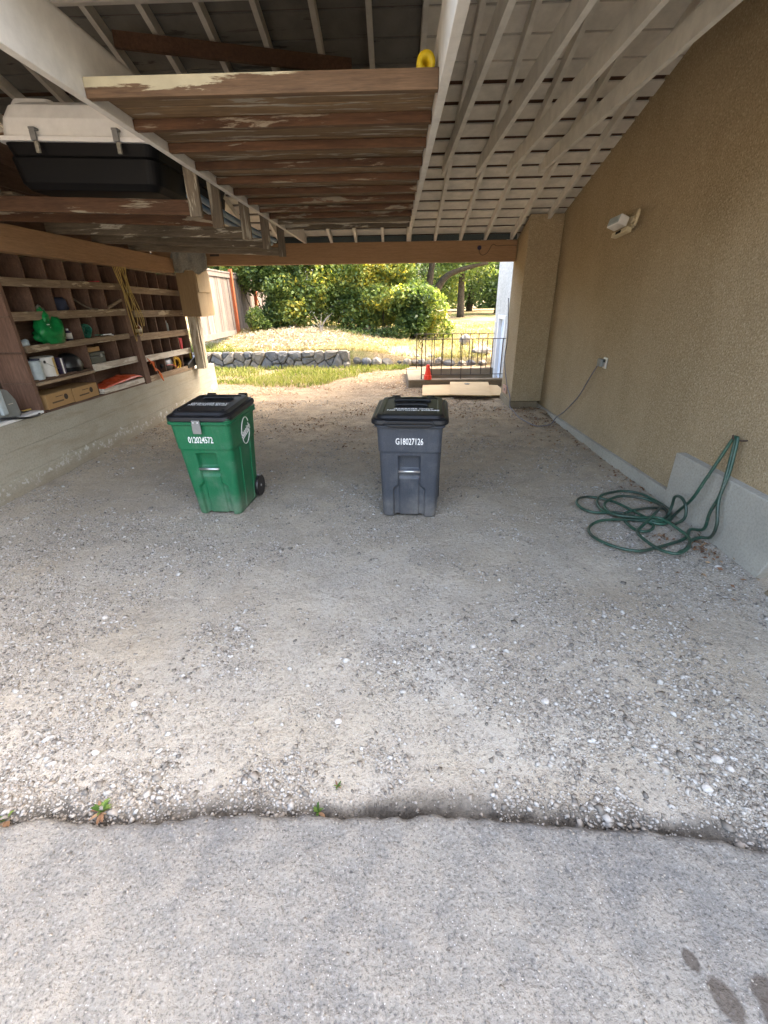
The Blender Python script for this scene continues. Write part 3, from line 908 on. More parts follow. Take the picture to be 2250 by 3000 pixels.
# ------------------------------------------------------------------ carport roof
roof = thing('carport_roof', 'low pitched carport roof with white painted rafters under spaced boards', 'roof', (0, YRIDGE, 2.5))
RO = Vector((0, YRIDGE, 2.5))
ang, angf = math.atan(PITCH), math.atan(PITCHF)
LrF = (YRIDGE - YF + 0.12) / math.cos(angf)
def sloped(L, wd, ht):
    """timber of length L along local +y, hung below z=0 top"""
    return MB().box(-wd / 2, wd / 2, 0, L, 0, ht)
Lr = (8.74 - YRIDGE) / math.cos(ang)
proto_r = sloped(Lr, 0.042, 0.092).build('rafter', 'rafter', roof)
rx = [0.235 + 0.411 * k for k in range(-10, 5)] + [2.235]
xs_r = []
first = True
for sgn in (1, -1):
    for x in rx:
        if first:
            r_ = proto_r
            first = False
        else:
            r_ = place(proto_r, roof, (0, 0, 0))
        r_.location = (x + random.uniform(-0.008, 0.008), 0, zr(YRIDGE) - 2.5)
        r_.rotation_euler = (-ang if sgn > 0 else -angf, random.uniform(-0.015, 0.015), 0 if sgn > 0 else math.pi)
        if sgn < 0:
            r_.scale = (1, LrF / Lr, 1)
loc_mb(MB().box(-4.05, XR + 0.0, YRIDGE - 0.02, YRIDGE + 0.02, zr(YRIDGE) - 0.06, zr(YRIDGE) + 0.085), RO).build('ridge_board', 'tie', roof)
# spaced roof boards
hb = 0.0945
proto_b = MB().box(0.226, XR - 0.002, 0, 0.190, hb, hb + 0.014).build('roof_board', 'board', roof)
proto_l = MB().box(-4.2, 0.224, 0, 0.190, hb, hb + 0.014).build('roof_board', 'board', roof)
proto_d = MB().box(-4.2, 0.224, 0, 0.190, hb, hb + 0.014).build('roof_board', 'boardshade', roof)  # left boards over the loft, shade put into their colour
used_b = set()
first = True
for sgn in (1, -1):
    k = 0
    s_ = 0.055
    while s_ < (Lr if sgn > 0 else LrF) - 0.03:
        aa = ang if sgn > 0 else angf
        d = Vector((0, math.cos(aa) * s_ * sgn, -math.sin(aa) * s_))
        near_ridge = s_ < 0.75
        sy_ = (1.24 if near_ridge else random.uniform(0.97, 1.03)) * sgn
        for pr_ in (proto_b, proto_d if (sgn > 0 and s_ < 1.45) else proto_l):
            b_ = pr_ if pr_.name not in used_b else place(pr_, roof, (0, 0, 0))
            used_b.add(pr_.name)
            b_.location = Vector((0, 0, zr(YRIDGE) - 2.5)) + d
            b_.rotation_euler = (-ang, 0, 0) if sgn > 0 else (angf, 0, 0)
            b_.scale = (1, sy_, 1)
        s_ += 0.256
        k += 1
# the two sheets of shakes above
hs = hb + 0.032
for sgn in (1, -1):
    c_ = MB().box(-4.45, XR - 0.002, -0.05, Lr + 0.12, hs, hs + 0.03).build('shake_cover', 'cover', roof)
    c_.location = (0, 0, zr(YRIDGE) - 2.5)
    c_.rotation_euler = (-ang, 0, 0)
    if sgn < 0:
        c_.rotation_euler = (angf, 0, 0)
        c_.scale = (1, -(LrF + 0.1) / (Lr + 0.12), 1)
loc_mb(MB().box(-3.9, 1.96, YB + 0.02, YB + 0.035, 2.545, zr(YB + 0.03) + 0.094), RO).build('blocking_board', 'greenfascia', roof)
for yy, sg in ((8.76, 1), (YF - 0.15, -1)):
    loc_mb(MB().box(-4.4, XR - 0.002, yy - 0.012, yy + 0.012, zr(yy) - 0.04, zr(yy) + 0.115), RO).build('fascia', 'greenfascia', roof)
# collar ties on the right-hand rafters and on some of the left
proto_c = MB().box(-0.02, 0.02, -3.75, 0, 0, 0.135).build('collar_tie', 'rafter', roof)
first = True
for x in (0.604, 1.014, 1.385, 1.765, -1.87):
    c_ = proto_c if first else place(proto_c, roof, (0, 0, 0))
    first = False
    c_.location = (x, 6.63 - YRIDGE, 3.05 - 2.5)
for x in (-0.155 - 0.06,):
    pass

# main timbers
bb = MB()
bb.prism([(-3.95, 2.257), (1.975, 2.240), (1.975, 2.536), (-3.95, 2.556)], 'Y', YB, YB + 0.16)
o = bb.build('back_beam', 'tanbeam_x', bevel=0.006)
tag(o, 'tan wooden beam spanning the top of the rear opening', 'beam')
o = MB().box(-4.05, 2.465, YF - 0.05, YF + 0.05, 2.822, zr(YF) - 0.004).build('added_front_beam', 'tanbeam_x', bevel=0.004)  # unseen header, added where the roof is cut back for sky light
tag(o, 'added unseen wooden beam under the set back front edge of the roof', 'beam')
ZT = 2.528
o = MB().prism([(1.75, ZT + 0.02), (8.42, ZT + 0.012), (8.42, ZT + 0.09), (7.9, ZT + 0.25), (7.6, ZT + 0.285), (1.75, ZT + 0.285)], 'X', -1.435, -1.395).build('tie_beam', 'tie', bevel=0.003)
tag(o, 'long white ceiling tie between the loft and the hanging rack', 'beam', 'white ceiling ties')
o = MB().prism([(1.75, ZT + 0.02), (8.42, ZT + 0.012), (8.42, ZT + 0.09), (7.9, ZT + 0.25), (7.6, ZT + 0.285), (1.75, ZT + 0.285)], 'X', 0.205, 0.247).build('tie_beam', 'tie', bevel=0.003)
tag(o, 'long white ceiling tie with the yellow roll beside it', 'beam', 'white ceiling ties')

# ------------------------------------------------------------------ loft between the ties
loft = thing('storage_loft', 'brown plank loft platform on joists between the white ties', 'loft', (-0.6, 4.5, 2.56))
LO = Vector((-0.6, 4.5, 2.56))
jy = [2.60 + 0.41 * k for k in range(11)]
for i, y in enumerate(jy):
    e = 0.002 * random.uniform(-1, 1)
    last = i >= 9
    mb = MB().box(-1.393, 0.203, y, y + 0.04, 2.547 + e, 2.622 if i == 0 else 2.594)
    o = loc_mb(mb, LO)
    ob = o.build('joist', 'joist_cream' if i == 0 else ('greywood_x' if last else 'joist'), loft, bevel=0.003)
    ob.rotation_euler = (0, random.uniform(-0.006, 0.002), 0)
y = 2.645
while y < 6.62:
    wd = random.choice((0.19, 0.24, 0.14))
    mb = MB().box(-1.392, 0.202, y, y + wd - 0.006, 2.5965, 2.62)
    loc_mb(mb, LO).build('deck_board', 'deck', loft, bevel=0.002)
    y += wd
o = MB()
o.tube([(0.135, 2.95, 2.74), (0.15, 3.8, 2.76)], 0.055, 16, cap=False).tube([(0.15, 3.8, 2.76), (0.135, 2.95, 2.74)], 0.02, 12, cap=False)
mb = MB()
ring_o, ring_i = [], []
p0, p1 = Vector((0.150, 2.68, 2.667)), Vector((0.135, 3.7, 2.70))
mb.tube([p0, p1], 0.042, 18, cap=False)
mb.tube([p0 + Vector((0, 0.004, 0)), p1], 0.016, 18, cap=False)
n = 18
vs = mb.v
base0, base1 = 0, 36
mb.f += [(base0 + j, base0 + (j + 1) % n, base1 + (j + 1) % n, base1 + j) for j in range(n)]
o = mb.build('foam_roll', 'yellowfoam', smooth=True)
tag(o, 'yellow foam roll lying on the loft against the white tie', 'roll')
mb = MB().beam((-2.25, 4.55, 3.02), (-0.38, 4.85, 3.33), 0.05, 0.19)
mb = MB().beam((-2.1, 4.50, 3.50), (-0.34, 4.86, 3.435), 0.04, 0.10)
tag(mb.build('spare_plank', 'cover', bevel=0.004), 'long dark plank stored on edge high under the roof boards', 'plank')
mb = MB().box(-1.20, -0.62, 2.85, 4.2, 2.622, 2.655).box(-1.18, -0.64, 2.87, 4.18, 2.655, 2.68)
o = mb.build('folded_tarp', 'casebase', bevel=0.015)
tag(o, 'black folded sheet lying flat on the loft planks', 'sheet')

# ------------------------------------------------------------------ hanging rack on the left
rack = thing('hanging_rack', 'rough timber rack hung beside the white tie over the shelves', 'rack', (-2.5, 5.4, 2.3))
KO = Vector((-2.5, 5.4, 2.3))
ry = [3.98, 4.44, 5.26, 6.02, 6.82]
for i, y in enumerate(ry):
    mat_ = 'joist' if i < 2 else 'greywood_x'
    dz = random.uniform(-0.008, 0.008)
    zl, zrt, hh = 2.378 - 0.006 * i + dz * 0.3, 2.305 - 0.010 * i + dz, 0.098 if i != 1 else 0.085
    loc_mb(MB().prism([(-3.56, zl), (-1.52 + (0.03 if i > 1 else 0), zrt), (-1.52 + (0.03 if i > 1 else 0), zrt + hh), (-3.56, zl + hh)], 'Y', y, y + 0.04), KO).build('shelf_bar', mat_, rack, bevel=0.003)
    loc_mb(MB().box(-1.53, -1.44, y - 0.042, y - 0.002, zrt - 0.015, 2.60), KO).build('hanger', 'greywood_z', rack, bevel=0.003)
loc_mb(MB().box(-3.5, -2.95, 4.1, 6.6, 2.482, 2.50), KO).build('rack_board', 'greywood_x', rack)

box = thing('cargo_box', 'white lidded cargo box with black base and two latches on the rack', 'cargo box', (-2.21, 4.6, 2.435))
box.rotation_euler = (0, 0.032, 0)
BO = Vector((-2.3, 4.6, 2.40))
def rr(w_, d_, r, n=6):
    pts = []
    for cx, cy, a0 in ((w_ / 2 - r, -d_ / 2 + r, -90), (w_ / 2 - r, d_ / 2 - r, 0), (-w_ / 2 + r, d_ / 2 - r, 90), (-w_ / 2 + r, -d_ / 2 + r, 180)):
        for j in range(n + 1):
            a = R(a0 + 90 * j / n)
            pts.append((cx + r * math.cos(a), cy + r * math.sin(a)))
    return pts
def loft_rings(rings, capb=True, capt=True):
    n = len(rings[0])
    vs = [p for r_ in rings for p in r_]
    fs = []
    for i in range(len(rings) - 1):
        for j in range(n):
            fs.append((i * n + j, i * n + (j + 1) % n, (i + 1) * n + (j + 1) % n, (i + 1) * n + j))
    if capb:
        fs.append(tuple(range(n))[::-1])
    if capt:
        fs.append(tuple((len(rings) - 1) * n + j for j in range(n)))
    return MB().add(vs, fs)
def cring(w_, d_, r, z, dx=0, dy=0):
    return [(x + dx, y + dy, z) for x, y in rr(w_, d_, r)]
loft_rings([cring(0.95, 1.4, 0.06, 0.02), cring(1.02, 1.46, 0.08, 0.06), cring(1.06, 1.50, 0.08, 0.20), cring(1.03, 1.48, 0.08, 0.215), cring(1.08, 1.52, 0.08, 0.285)]).build('base', 'casebase', box, smooth=False, bevel=0.004)
for s_ in (-0.33, 0.25):
    MB().box(s_ - 0.05, s_ + 0.12, -0.752, -0.74, 0.06, 0.15)
loft_rings([cring(1.12, 1.56, 0.08, 0.287), cring(1.12, 1.56, 0.08, 0.312)]).build('flange', 'white', box)
loft_rings([cring(1.08, 1.52, 0.08, 0.3125), cring(1.05, 1.49, 0.08, 0.42), cring(1.0, 1.42, 0.1, 0.50), cring(0.92, 1.32, 0.12, 0.53)]).build('lid', 'white', box, smooth=False, bevel=0.01)
loft_rings([cring(0.30, 1.30, 0.04, 0.52, -0.34), cring(0.26, 1.26, 0.04, 0.56, -0.34)]).build('lid_rib', 'white', box, bevel=0.008)
for s_ in (-0.27, 0.30):
    lt = MB().box(s_ - 0.02, s_ + 0.02, -0.80, -0.782, 0.285, 0.345).box(s_ - 0.022, s_ + 0.022, -0.80, -0.74, 0.345, 0.36).build('latch', 'greymetal', box, bevel=0.004)
    MB().box(s_ + 0.0, s_ + 0.028, -0.806, -0.790, 0.215, 0.28).build('strap', 'rag', lt, bevel=0.003)

o = MB().box(-3.18, -2.98, 3.99, 4.03, 2.42, 3.05).build('loose_board', 'greywood_z', bevel=0.004)
tag(o, 'grey loose board standing upright beside the white lidded cargo box', 'board')

mb = MB()
for dx, dz in ((0, 0), (0.055, 0.03)):
    pts = spline([(-1.72 + dx, 4.35, 2.50 + dz), (-1.72 + dx, 5.2, 2.46 + dz), (-1.71 + dx, 6.1, 2.435 + dz), (-1.69 + dx, 7.1, 2.43 + dz)], 5)
    mb.tube(pts, 0.028, 10)
tag(mb.build('blue_pipe', 'bluepipe', smooth=True), 'bundle of blue pipes lying on the rack beside the white tie', 'pipes')

# ------------------------------------------------------------------ left side: concrete wall, side beam, plank wall
t = thing('concrete_wall', 'low board formed concrete wall under the pigeonhole shelves', 'wall', (XL, 5, 0))
o = Vector((XL, 5, 0))
def ztop(y):
    return 0.70 - 0.0178 * (y - 4.5)
# three lifts of cast concrete, each a few millimetres in or out
lifts = [(-0.2, 0.235, 0.003), (0.235, 0.47, 0.0), (0.47, None, -0.002)]
for (a, b, px) in lifts:
    if b is None:
        poly = [(0.3, a + 0.001), (9.14, a + 0.001), (9.14, ztop(9.14)), (0.3, ztop(0.3))]
    else:
        poly = [(0.3, a + 0.001), (9.14, a + 0.001), (9.14, b), (0.3, b)]
    loc_mb(MB().prism(poly, 'X', XL - 0.42, XL + px), o).build('concrete_lift', 'concrete', t, bevel=0.003)

o = MB().prism([(0.35, 2.15), (7.86, 2.135), (7.86, 2.335), (4.5, 2.366), (0.35, 2.37)], 'X', -3.60, -3.45).build('side_beam', 'tanbeam_y', bevel=0.006)
tag(o, 'tan wooden beam along the left side above the shelves', 'beam')
t = thing('plank_wall', 'dark plank wall behind the shelves on the left', 'wall', (-4.0, 4, 0.7))
z = 0.72
pr = MB().box(-0.03, 0, -3.65, 4.2, 0, 0.205).build('plank', 'shelf', t)
k = 0
while z < 3.45:
    p_ = pr if k == 0 else place(pr, t, (0, 0, 0))
    p_.location = (random.uniform(-0.004, 0.004), 0, z - 0.7)
    yt = 8.2 if z < 2.35 else YB - (z + 0.21 - ZEAVE - 0.08) / PITCH
    if z >= 2.35:
        half = (yt - YRIDGE)
        p_.scale = (1, max(0.05, half / 4.2), 1)
        p_.location.y = 0.3
    z += 0.209
    k += 1

# ------------------------------------------------------------------ pigeonhole shelves
SX = -3.60
cub = thing('pigeonhole_shelf', 'big dark wooden pigeonhole shelving unit above the concrete wall', 'shelving', (SX, 6.4, 0.69))
CO = Vector((SX, 6.4, 0.69))
def cubpart(mb, name, mat, **k):
    return loc_mb(mb, CO).build(name, mat, cub, **k)
D1 = 0.32
XB = SX - D1
cubpart(MB().box(XB - 0.02, XB - 0.002, 4.50, 6.48, 0.70, 2.165), 'back_panel', 'shelf')
cubpart(MB().box(XB - 0.02, XB - 0.002, 6.62, 8.27, 0.665, 2.145), 'back_panel', 'shelf')
# side panels of the left unit, main post
cubpart(MB().box(XB, SX - 0.001, 4.455, 4.495, 0.70, 2.175), 'side_panel', 'divider')
for z in (0.99, 1.28, 1.60):
    cubpart(MB().box(XB + 0.01, SX + 0.004, 4.44, 4.4545, z, z + 0.018), 'cleat', 'shelf')
cubpart(MB().prism([(6.49, 0.66), (6.63, 0.66), (6.60, 1.30), (6.46, 1.30)], 'X', SX - 0.04, SX + 0.035), 'upright_post', 'divider', bevel=0.003)
cubpart(MB().box(XB, SX - 0.042, 6.49, 6.61, 0.675, 2.14), 'upright_post', 'divider')
cubpart(MB().box(XB, SX - 0.001, 8.245, 8.275, 0.645, 2.13), 'side_panel', 'divider')
rowsL = [(1.87, 1.945), (1.57, 1.65), (1.28, 1.355), (0.968, 1.045)]
rowsR = [(1.835, 1.92), (1.53, 1.62), (1.225, 1.32), (0.935, 1.02)]
def slope_box(x0, x1, y0, y1, z0a, z1a, dz):
    return MB().prism([(y0, z0a), (y1, z0a + dz), (y1, z1a + dz), (y0, z1a)], 'X', x0, x1)
# shelf boards + front rails
for i, (a, b) in enumerate(rowsL):
    cubpart(MB().box(XB, SX - 0.026, 4.497, 6.488, b - 0.045, b - 0.025), 'shelf_board', 'shelf')
    if i < 2:
        cubpart(MB().box(SX - 0.025, SX, 4.496, 5.30 if i == 0 else 6.46, a, b), 'front_rail', 'rail', bevel=0.002)
        if i == 0:
            cubpart(MB().box(SX - 0.025, SX + 0.003, 5.302, 6.47, a + 0.002, b + 0.002), 'front_rail', 'railpale' if False else 'rail', bevel=0.002)
    elif i == 2:
        cubpart(MB().box(SX - 0.025, SX, 4.53, 6.40, a, b - 0.01), 'front_rail', 'rail', bevel=0.002)
    else:
        cubpart(MB().box(SX - 0.03, SX - 0.002, 4.53, 5.47, a - 0.005, b - 0.05), 'front_rail', 'rail', bevel=0.002)
        cubpart(slope_box(SX - 0.025, SX + 0.002, 5.485, 6.46, 0.975, 1.055, -0.008), 'front_rail', 'railpale', bevel=0.002)
for i, (a, b) in enumerate(rowsR):
    cubpart(slope_box(XB, SX - 0.026, 6.625, 8.243, b - 0.045, b - 0.025, -0.02), 'shelf_board', 'shelf')
    cubpart(slope_box(SX - 0.025, SX, 6.65, 8.25, a + 0.005, b + 0.005, -0.03), 'front_rail', 'railpale' if i == 3 else 'rail', bevel=0.002)
cubpart(slope_box(XB, SX + 0.012, 4.50, 6.485, 0.70, 0.716, -0.035), 'shelf_board', 'shelf')
cubpart(slope_box(XB, SX + 0.012, 6.64, 8.24, 0.668, 0.684, -0.02), 'shelf_board', 'shelf')
cubpart(slope_box(SX - 0.02, SX + 0.016, 6.66, 8.2, 0.662, 0.74, -0.02), 'front_rail', 'rail', bevel=0.002)
cubpart(MB().box(SX - 0.03, SX + 0.004, 4.47, 6.47, 2.155, 2.19), 'top_rail', 'rail', bevel=0.002)
cubpart(slope_box(SX - 0.03, SX + 0.006, 6.64, 8.25, 2.14, 2.18, -0.03), 'top_rail', 'rail', bevel=0.002)
# dividers
dpro = MB().box(-D1, -0.028, -0.009, 0.009, 0, 1).build('divider', 'divider', cub)
dfirst = [True]
def div(y, z0, z1, lean=0.0):
    if dfirst[0]:
        d_ = dpro
        dfirst[0] = False
    else:
        d_ = place(dpro, cub, (0, 0, 0))
    d_.location = (random.uniform(-0.004, 0.004), y - CO.y, z0 - CO.z)
    d_.scale = (1, 1, z1 - z0)
    d_.rotation_euler = (lean, 0, 0)
for y in (4.85, 5.165, 5.475, 5.785, 6.105):
    div(y, 1.922, 2.155)
    div(y, 1.627, 1.898)
for y in (5.165, 5.48, 5.79, 6.12):
    div(y, 1.332, 1.60)
for y in (5.475, 6.085):
    div(y, 1.022, 1.305)
div(6.44, 1.022, 1.305)
div(5.475, 0.72, 0.998)
for y in (6.975, 7.27, 7.575, 7.895):
    sl = -0.02 * (y - 6.65) / 1.6
    div(y, 1.897 + sl, 2.14 + sl)
    div(y, 1.597 + sl, 1.872 + sl)
    div(y, 1.297 + sl, 1.572 + sl)
    div(y, 0.997 + sl, 1.272 + sl)
    div(y, 0.69 + sl, 0.972 + sl)

# ---- things in the shelves
SB = SX - 0.03
def crumple(name, mat, c, size, seed, parent=None, n=14, amp=0.35, flat=0.0):
    vs, fs = [], []
    for i in range(n + 1):
        th = math.pi * i / n
        for j in range(2 * n):
            ph = math.pi * j / n
            d = np.array([math.sin(th) * math.cos(ph), math.sin(th) * math.sin(ph), math.cos(th)])
            q = 1 + amp * (float(fbm(np.array([d[0] * 2.3 + d[2] * 1.7 + seed]), np.array([d[1] * 2.3 - d[2] * 1.1 + seed * 2.0]), seed, 4)[0]) - 0.5) * 2
            p = d * q * np.array(size)
            if p[2] < -flat * size[2] and flat:
                p[2] = -flat * size[2]
            vs.append((p[0] + c[0], p[1] + c[1], p[2] + c[2]))
    for i in range(n):
        for j in range(2 * n):
            fs.append((i * 2 * n + j, i * 2 * n + (j + 1) % (2 * n), (i + 1) * 2 * n + (j + 1) % (2 * n), (i + 1) * 2 * n + j))
    return MB().add(vs, fs).build(name, mat, parent, smooth=True)

t = thing('plastic_bag', 'bright green plastic bag with white marks slumped in a pigeonhole', 'bag', (SX - 0.05, 4.97, 1.33))
crumple('bag_body', 'bag', (0.01, 0.0, 0.115), (0.10, 0.16, 0.12), 3, t, amp=0.75, flat=0.92)
crumple('bag_top', 'bag', (0.015, -0.06, 0.235), (0.05, 0.06, 0.085), 5, t, amp=0.9)
for (y0, z0, l_) in ((-0.135, 0.16, 0.05), (-0.125, 0.10, 0.04), (-0.12, 0.19, 0.03)):
    MB().box(0.085, 0.094, y0 + 0.01, y0 + l_ + 0.01, z0, z0 + 0.008).build('white_mark', 'lettering', t)
mb = MB().lathe([(0.0, 0), (0.036, 0.002), (0.038, 0.10), (0.03, 0.14), (0.014, 0.16), (0.014, 0.185), (0.0, 0.187)], (SX - 0.10, 5.15, 1.337), 14)
tag(mb.build('bottle', 'greytool', smooth=True), 'grey bottle half hidden behind the bright green bag', 'bottle')
t = thing('bottle', 'small brown bottle with white label right of the bright green bag', 'bottle', (SX - 0.09, 5.32, 1.337))
MB().lathe([(0.0, 0), (0.034, 0.002), (0.034, 0.085), (0.014, 0.105), (0.0, 0.106)], (0, 0, 0), 14).build('glass', 'violet', t, smooth=True)
MB().lathe([(0.0355, 0.02), (0.0355, 0.08), (0.0345, 0.081)], (0, 0, 0), 14).build('paper_label', 'canlabel', t, smooth=True)
MB().lathe([(0.013, 0.106), (0.013, 0.125), (0.0, 0.126)], (0, 0, 0), 10).build('cap', 'white', t, smooth=True)
mb = MB()
for i in range(7):
    rr_ = 0.085 + 0.012 * math.sin(i * 1.7)
    pts = [(SX - 0.10 + 0.012 * i - 0.04 + 0.01 * math.sin(3 * a), 5.64 + rr_ * math.cos(a), 1.42 + 0.75 * rr_ * math.sin(a)) for a in [2 * math.pi * j / 20 for j in range(20)]]
    mb.tube(pts, 0.009, 6, closed=True)
mb.tube([(SX - 0.03, 5.70, 1.37), (SX + 0.01, 5.80, 1.365)], 0.005, 6)
tag(mb.build('rope_coil', 'teal', smooth=True), 'coil of teal green rope filling one pigeonhole', 'rope')
mb = MB().tube([(SX - 0.02, 5.80, 1.362), (SX + 0.02, 5.96, 1.366)], 0.006, 6).tube([(SX + 0.005, 5.90, 1.366), (SX + 0.03, 5.98, 1.35)], 0.005, 6)
tag(mb.build('white_stick', 'white'), 'small forked white stick on the shelf edge beside the teal rope', 'stick')
t = thing('glass_scraps', 'clear crumpled plastic scrap at the near end of a shelf', 'scrap', (SX - 0.06, 4.60, 1.337))
crumple('scrap', 'clear', (0, 0, 0.03), (0.04, 0.06, 0.035), 9, t, 8, 0.6, 0.8)
t = thing('paint_can', 'white paint can with yellow label and wire handle on the shelf', 'can', (SX - 0.13, 4.855, 1.014))
MB().lathe([(0.0, 0), (0.105, 0.0), (0.108, 0.006), (0.105, 0.012), (0.105, 0.188), (0.108, 0.194), (0.104, 0.20), (0.096, 0.196), (0.0, 0.19)], (0, 0, 0), 28).build('can_body', 'canlabel', t, smooth=False)
vs, fs = [], []
for j in range(9):
    a = R(0 + j * 8)
    for z in (0.015, 0.186):
        vs.append((0.1062 * math.cos(a), 0.1062 * math.sin(a), z))
fs = [(2 * j, 2 * j + 2, 2 * j + 3, 2 * j + 1) for j in range(8)]
MB().add(vs, fs).build('label_band', 'canyellow', t)
MB().lathe([(0.0, 0.008), (0.014, 0.006), (0.016, 0.0)], (0.076, -0.076, 0.155), 12, 'X').build('handle_boss', 'black', t)
MB().tube(spline([(0.085, -0.082, 0.15), (0.122, -0.02, 0.10), (0.115, 0.05, 0.075), (0.07, 0.09, 0.075)], 5), 0.0022, 6).build('wire_handle', 'greymetal', t)
t = thing('plastic_jar', 'translucent jar with blue lid left of the white paint can', 'jar', (SX - 0.07, 4.635, 1.014))
MB().lathe([(0.0, 0), (0.066, 0.0), (0.07, 0.02), (0.07, 0.17), (0.06, 0.185), (0.0, 0.186)], (0, 0, 0), 20).build('jar_body', 'clear', t, smooth=False)
MB().lathe([(0.066, 0.186), (0.066, 0.20), (0.0, 0.201)], (0, 0, 0), 20).build('lid', 'darkblue', t)
for i, (y, h_, m_) in enumerate(((4.995, 0.175, 'violet'), (5.02, 0.165, 'white'), (5.042, 0.17, 'violet'))):
    o = MB().box(SX - 0.20, SX - 0.045, y - 0.009, y + 0.009, 1.014, 1.014 + h_).build('book', m_, bevel=0.002)
    tag(o, ['dark purple book standing against the white paint can', 'thin white book between two dark books on the shelf', 'dark book standing beside the black helmet'][i], 'book', 'books on the shelf by the paint can')
t = thing('helmet', 'glossy black helmet sitting on the shelf beside the books', 'helmet', (SX - 0.14, 5.25, 1.014))
vs, fs = [], []
n = 14
for i in range(n + 1):
    th = math.pi * 0.5 * i / n
    for j in range(28):
        ph = 2 * math.pi * j / 28
        vs.append((0.125 * math.cos(th) * math.cos(ph) * (1 + 0.1 * math.cos(ph)), 0.155 * math.cos(th) * math.sin(ph), 0.05 + 0.15 * math.sin(th)))
fs = [(i * 28 + j, i * 28 + (j + 1) % 28, (i + 1) * 28 + (j + 1) % 28, (i + 1) * 28 + j) for i in range(n) for j in range(28)]
MB().add(vs, fs).build('shell', 'black', t, smooth=True)
loft_rings([[(x * 0.93, y * 0.93, z) for x, y, z in [(0.125 * math.cos(a) * (1 + 0.1 * math.cos(a)), 0.155 * math.sin(a), zz) for a in [2 * math.pi * j / 28 for j in range(28)]]] for zz in (0.0, 0.06)]).build('padding', 'casebase', t)
MB().box(0.118, 0.126, -0.04, 0.02, 0.075, 0.082).build('chrome_trim', 'metal', t)
for (yc, nm, lab) in ((4.775, 'cardboard_box', 'cardboard box with round logo, nearer of the two on the bottom shelf'), (5.218, 'cardboard_box', 'cardboard box with round logo, farther one beside the orange tarp')):
    t = thing(nm, lab, 'box', (SX - 0.15, yc, 0.718 - 0.017 * (yc - 4.5)), 0, 'cardboard boxes on the bottom shelf')
    wd = 0.205 if yc < 5 else 0.225
    MB().box(-0.14, 0.14, -wd, wd, 0, 0.15).build('carton', 'cardboard', t, bevel=0.004)
    MB().lathe([(0.030, 0.0), (0.030, 0.0015), (0.021, 0.0016), (0.021, 0.0003)], (0.1405, 0.095, 0.085), 18, 'X').build('logo_ring', 'print', t)
    MB().lathe([(0.014, 0.0), (0.014, 0.0015), (0.0, 0.0016)], (0.1405, 0.095, 0.085), 12, 'X').build('logo_dot', 'print', t)
    q = MB()
    for zz, a, b in ((0.105, -0.06, 0.05), (0.058, -0.13, 0.05), (0.050, -0.13, 0.045)):
        q.box(0.1405, 0.1412, a, b, zz, zz + 0.006)
    q.build('printed_line', 'print', t)
# orange tarp on a pale board
o = slope_box(SX - 0.24, SX + 0.03, 5.50, 6.46, 0.702, 0.765, -0.012).build('shelf_block', 'railpale', bevel=0.006)
tag(o, 'pale timber block under the orange tarp on the bottom shelf', 'block')
t = thing('folded_tarp', 'orange plastic sheet heaped on a pale block in the bottom shelf', 'tarp', (SX - 0.10, 5.95, 0.763))
vs, fs = [], []
nx, ny = 18, 46
for i in range(ny + 1):
    y = -0.46 + 0.92 * i / ny
    for j in range(nx + 1):
        x = -0.13 + 0.27 * j / nx
        e = max(0.0, 1 - ((abs(y) / 0.48) ** 3)) * max(0.0, 1 - (abs(x - 0.0) / 0.145) ** 4)
        h_ = (0.022 + 0.055 * (0.5 + 0.5 * y / 0.46)) * e ** 0.4 + 0.05 * (float(fbm(np.array([x * 14]), np.array([y * 9]), 77, 3)[0]) - 0.5) * e
        vs.append((x, y, max(0.001, h_)))
fs = [(i * (nx + 1) + j, i * (nx + 1) + j + 1, (i + 1) * (nx + 1) + j + 1, (i + 1) * (nx + 1) + j) for i in range(ny) for j in range(nx)]
lin('sheet', vs, fs, 'tarp', t, smooth=True).modifiers.new('thick', 'SOLIDIFY').thickness = 0.004
# olive toolbox
t = thing('toolbox', 'dark olive toolbox behind the pale rail of the shelf', 'toolbox', (SX - 0.13, 5.66, 1.014))
MB().box(-0.09, 0.09, -0.145, 0.15, 0, 0.12).build('case', 'olive', t, bevel=0.01)
MB().box(-0.092, 0.094, -0.148, 0.153, 0.121, 0.165).build('lid', 'olive', t, bevel=0.012)
MB().box(0.092, 0.102, 0.04, 0.08, 0.10, 0.14).build('latch', 'greytool', t)
o = MB().box(SX - 0.20, SX - 0.08, 5.55, 5.80, 1.183, 1.235).build('small_carton', 'cardboard', bevel=0.004)
tag(o, 'small pale carton lying on top of the olive toolbox', 'box')
# tools and bits
o = MB().tube([(SX - 0.16, 5.80, 1.93), (SX - 0.02, 5.98, 1.955)], 0.010, 8).tube([(SX - 0.02, 5.98, 1.955), (SX + 0.005, 6.02, 1.958)], 0.006, 6).build('red_screwdriver', 'red', smooth=True)
tag(o, 'red tool handle lying in a top row pigeonhole', 'tool')
t = thing('dark_bundle', 'dark blue cloth bundle in a second row pigeonhole', 'bundle', (SX - 0.12, 5.34, 1.627))
crumple('cloth', 'darkblue', (0, 0, 0.075), (0.09, 0.10, 0.085), 12, t, 10, 0.35, 0.85)
o = MB().tube(spline([(SX - 0.16, 5.62, 1.80), (SX - 0.08, 5.66, 1.72), (SX - 0.02, 5.74, 1.66), (SX + 0.005, 5.84, 1.655)], 5), 0.011, 8).build('bent_rod', 'greywood_z')
tag(o, 'bent wooden rod leaning in a second row pigeonhole', 'rod')
o = MB().beam((SX - 0.08, 6.13, 1.645), (SX - 0.02, 6.44, 1.755), 0.03, 0.028).build('wood_offcut', 'rail')
tag(o, 'pale wood offcut leaning beside the hanging yellow cord', 'offcut')
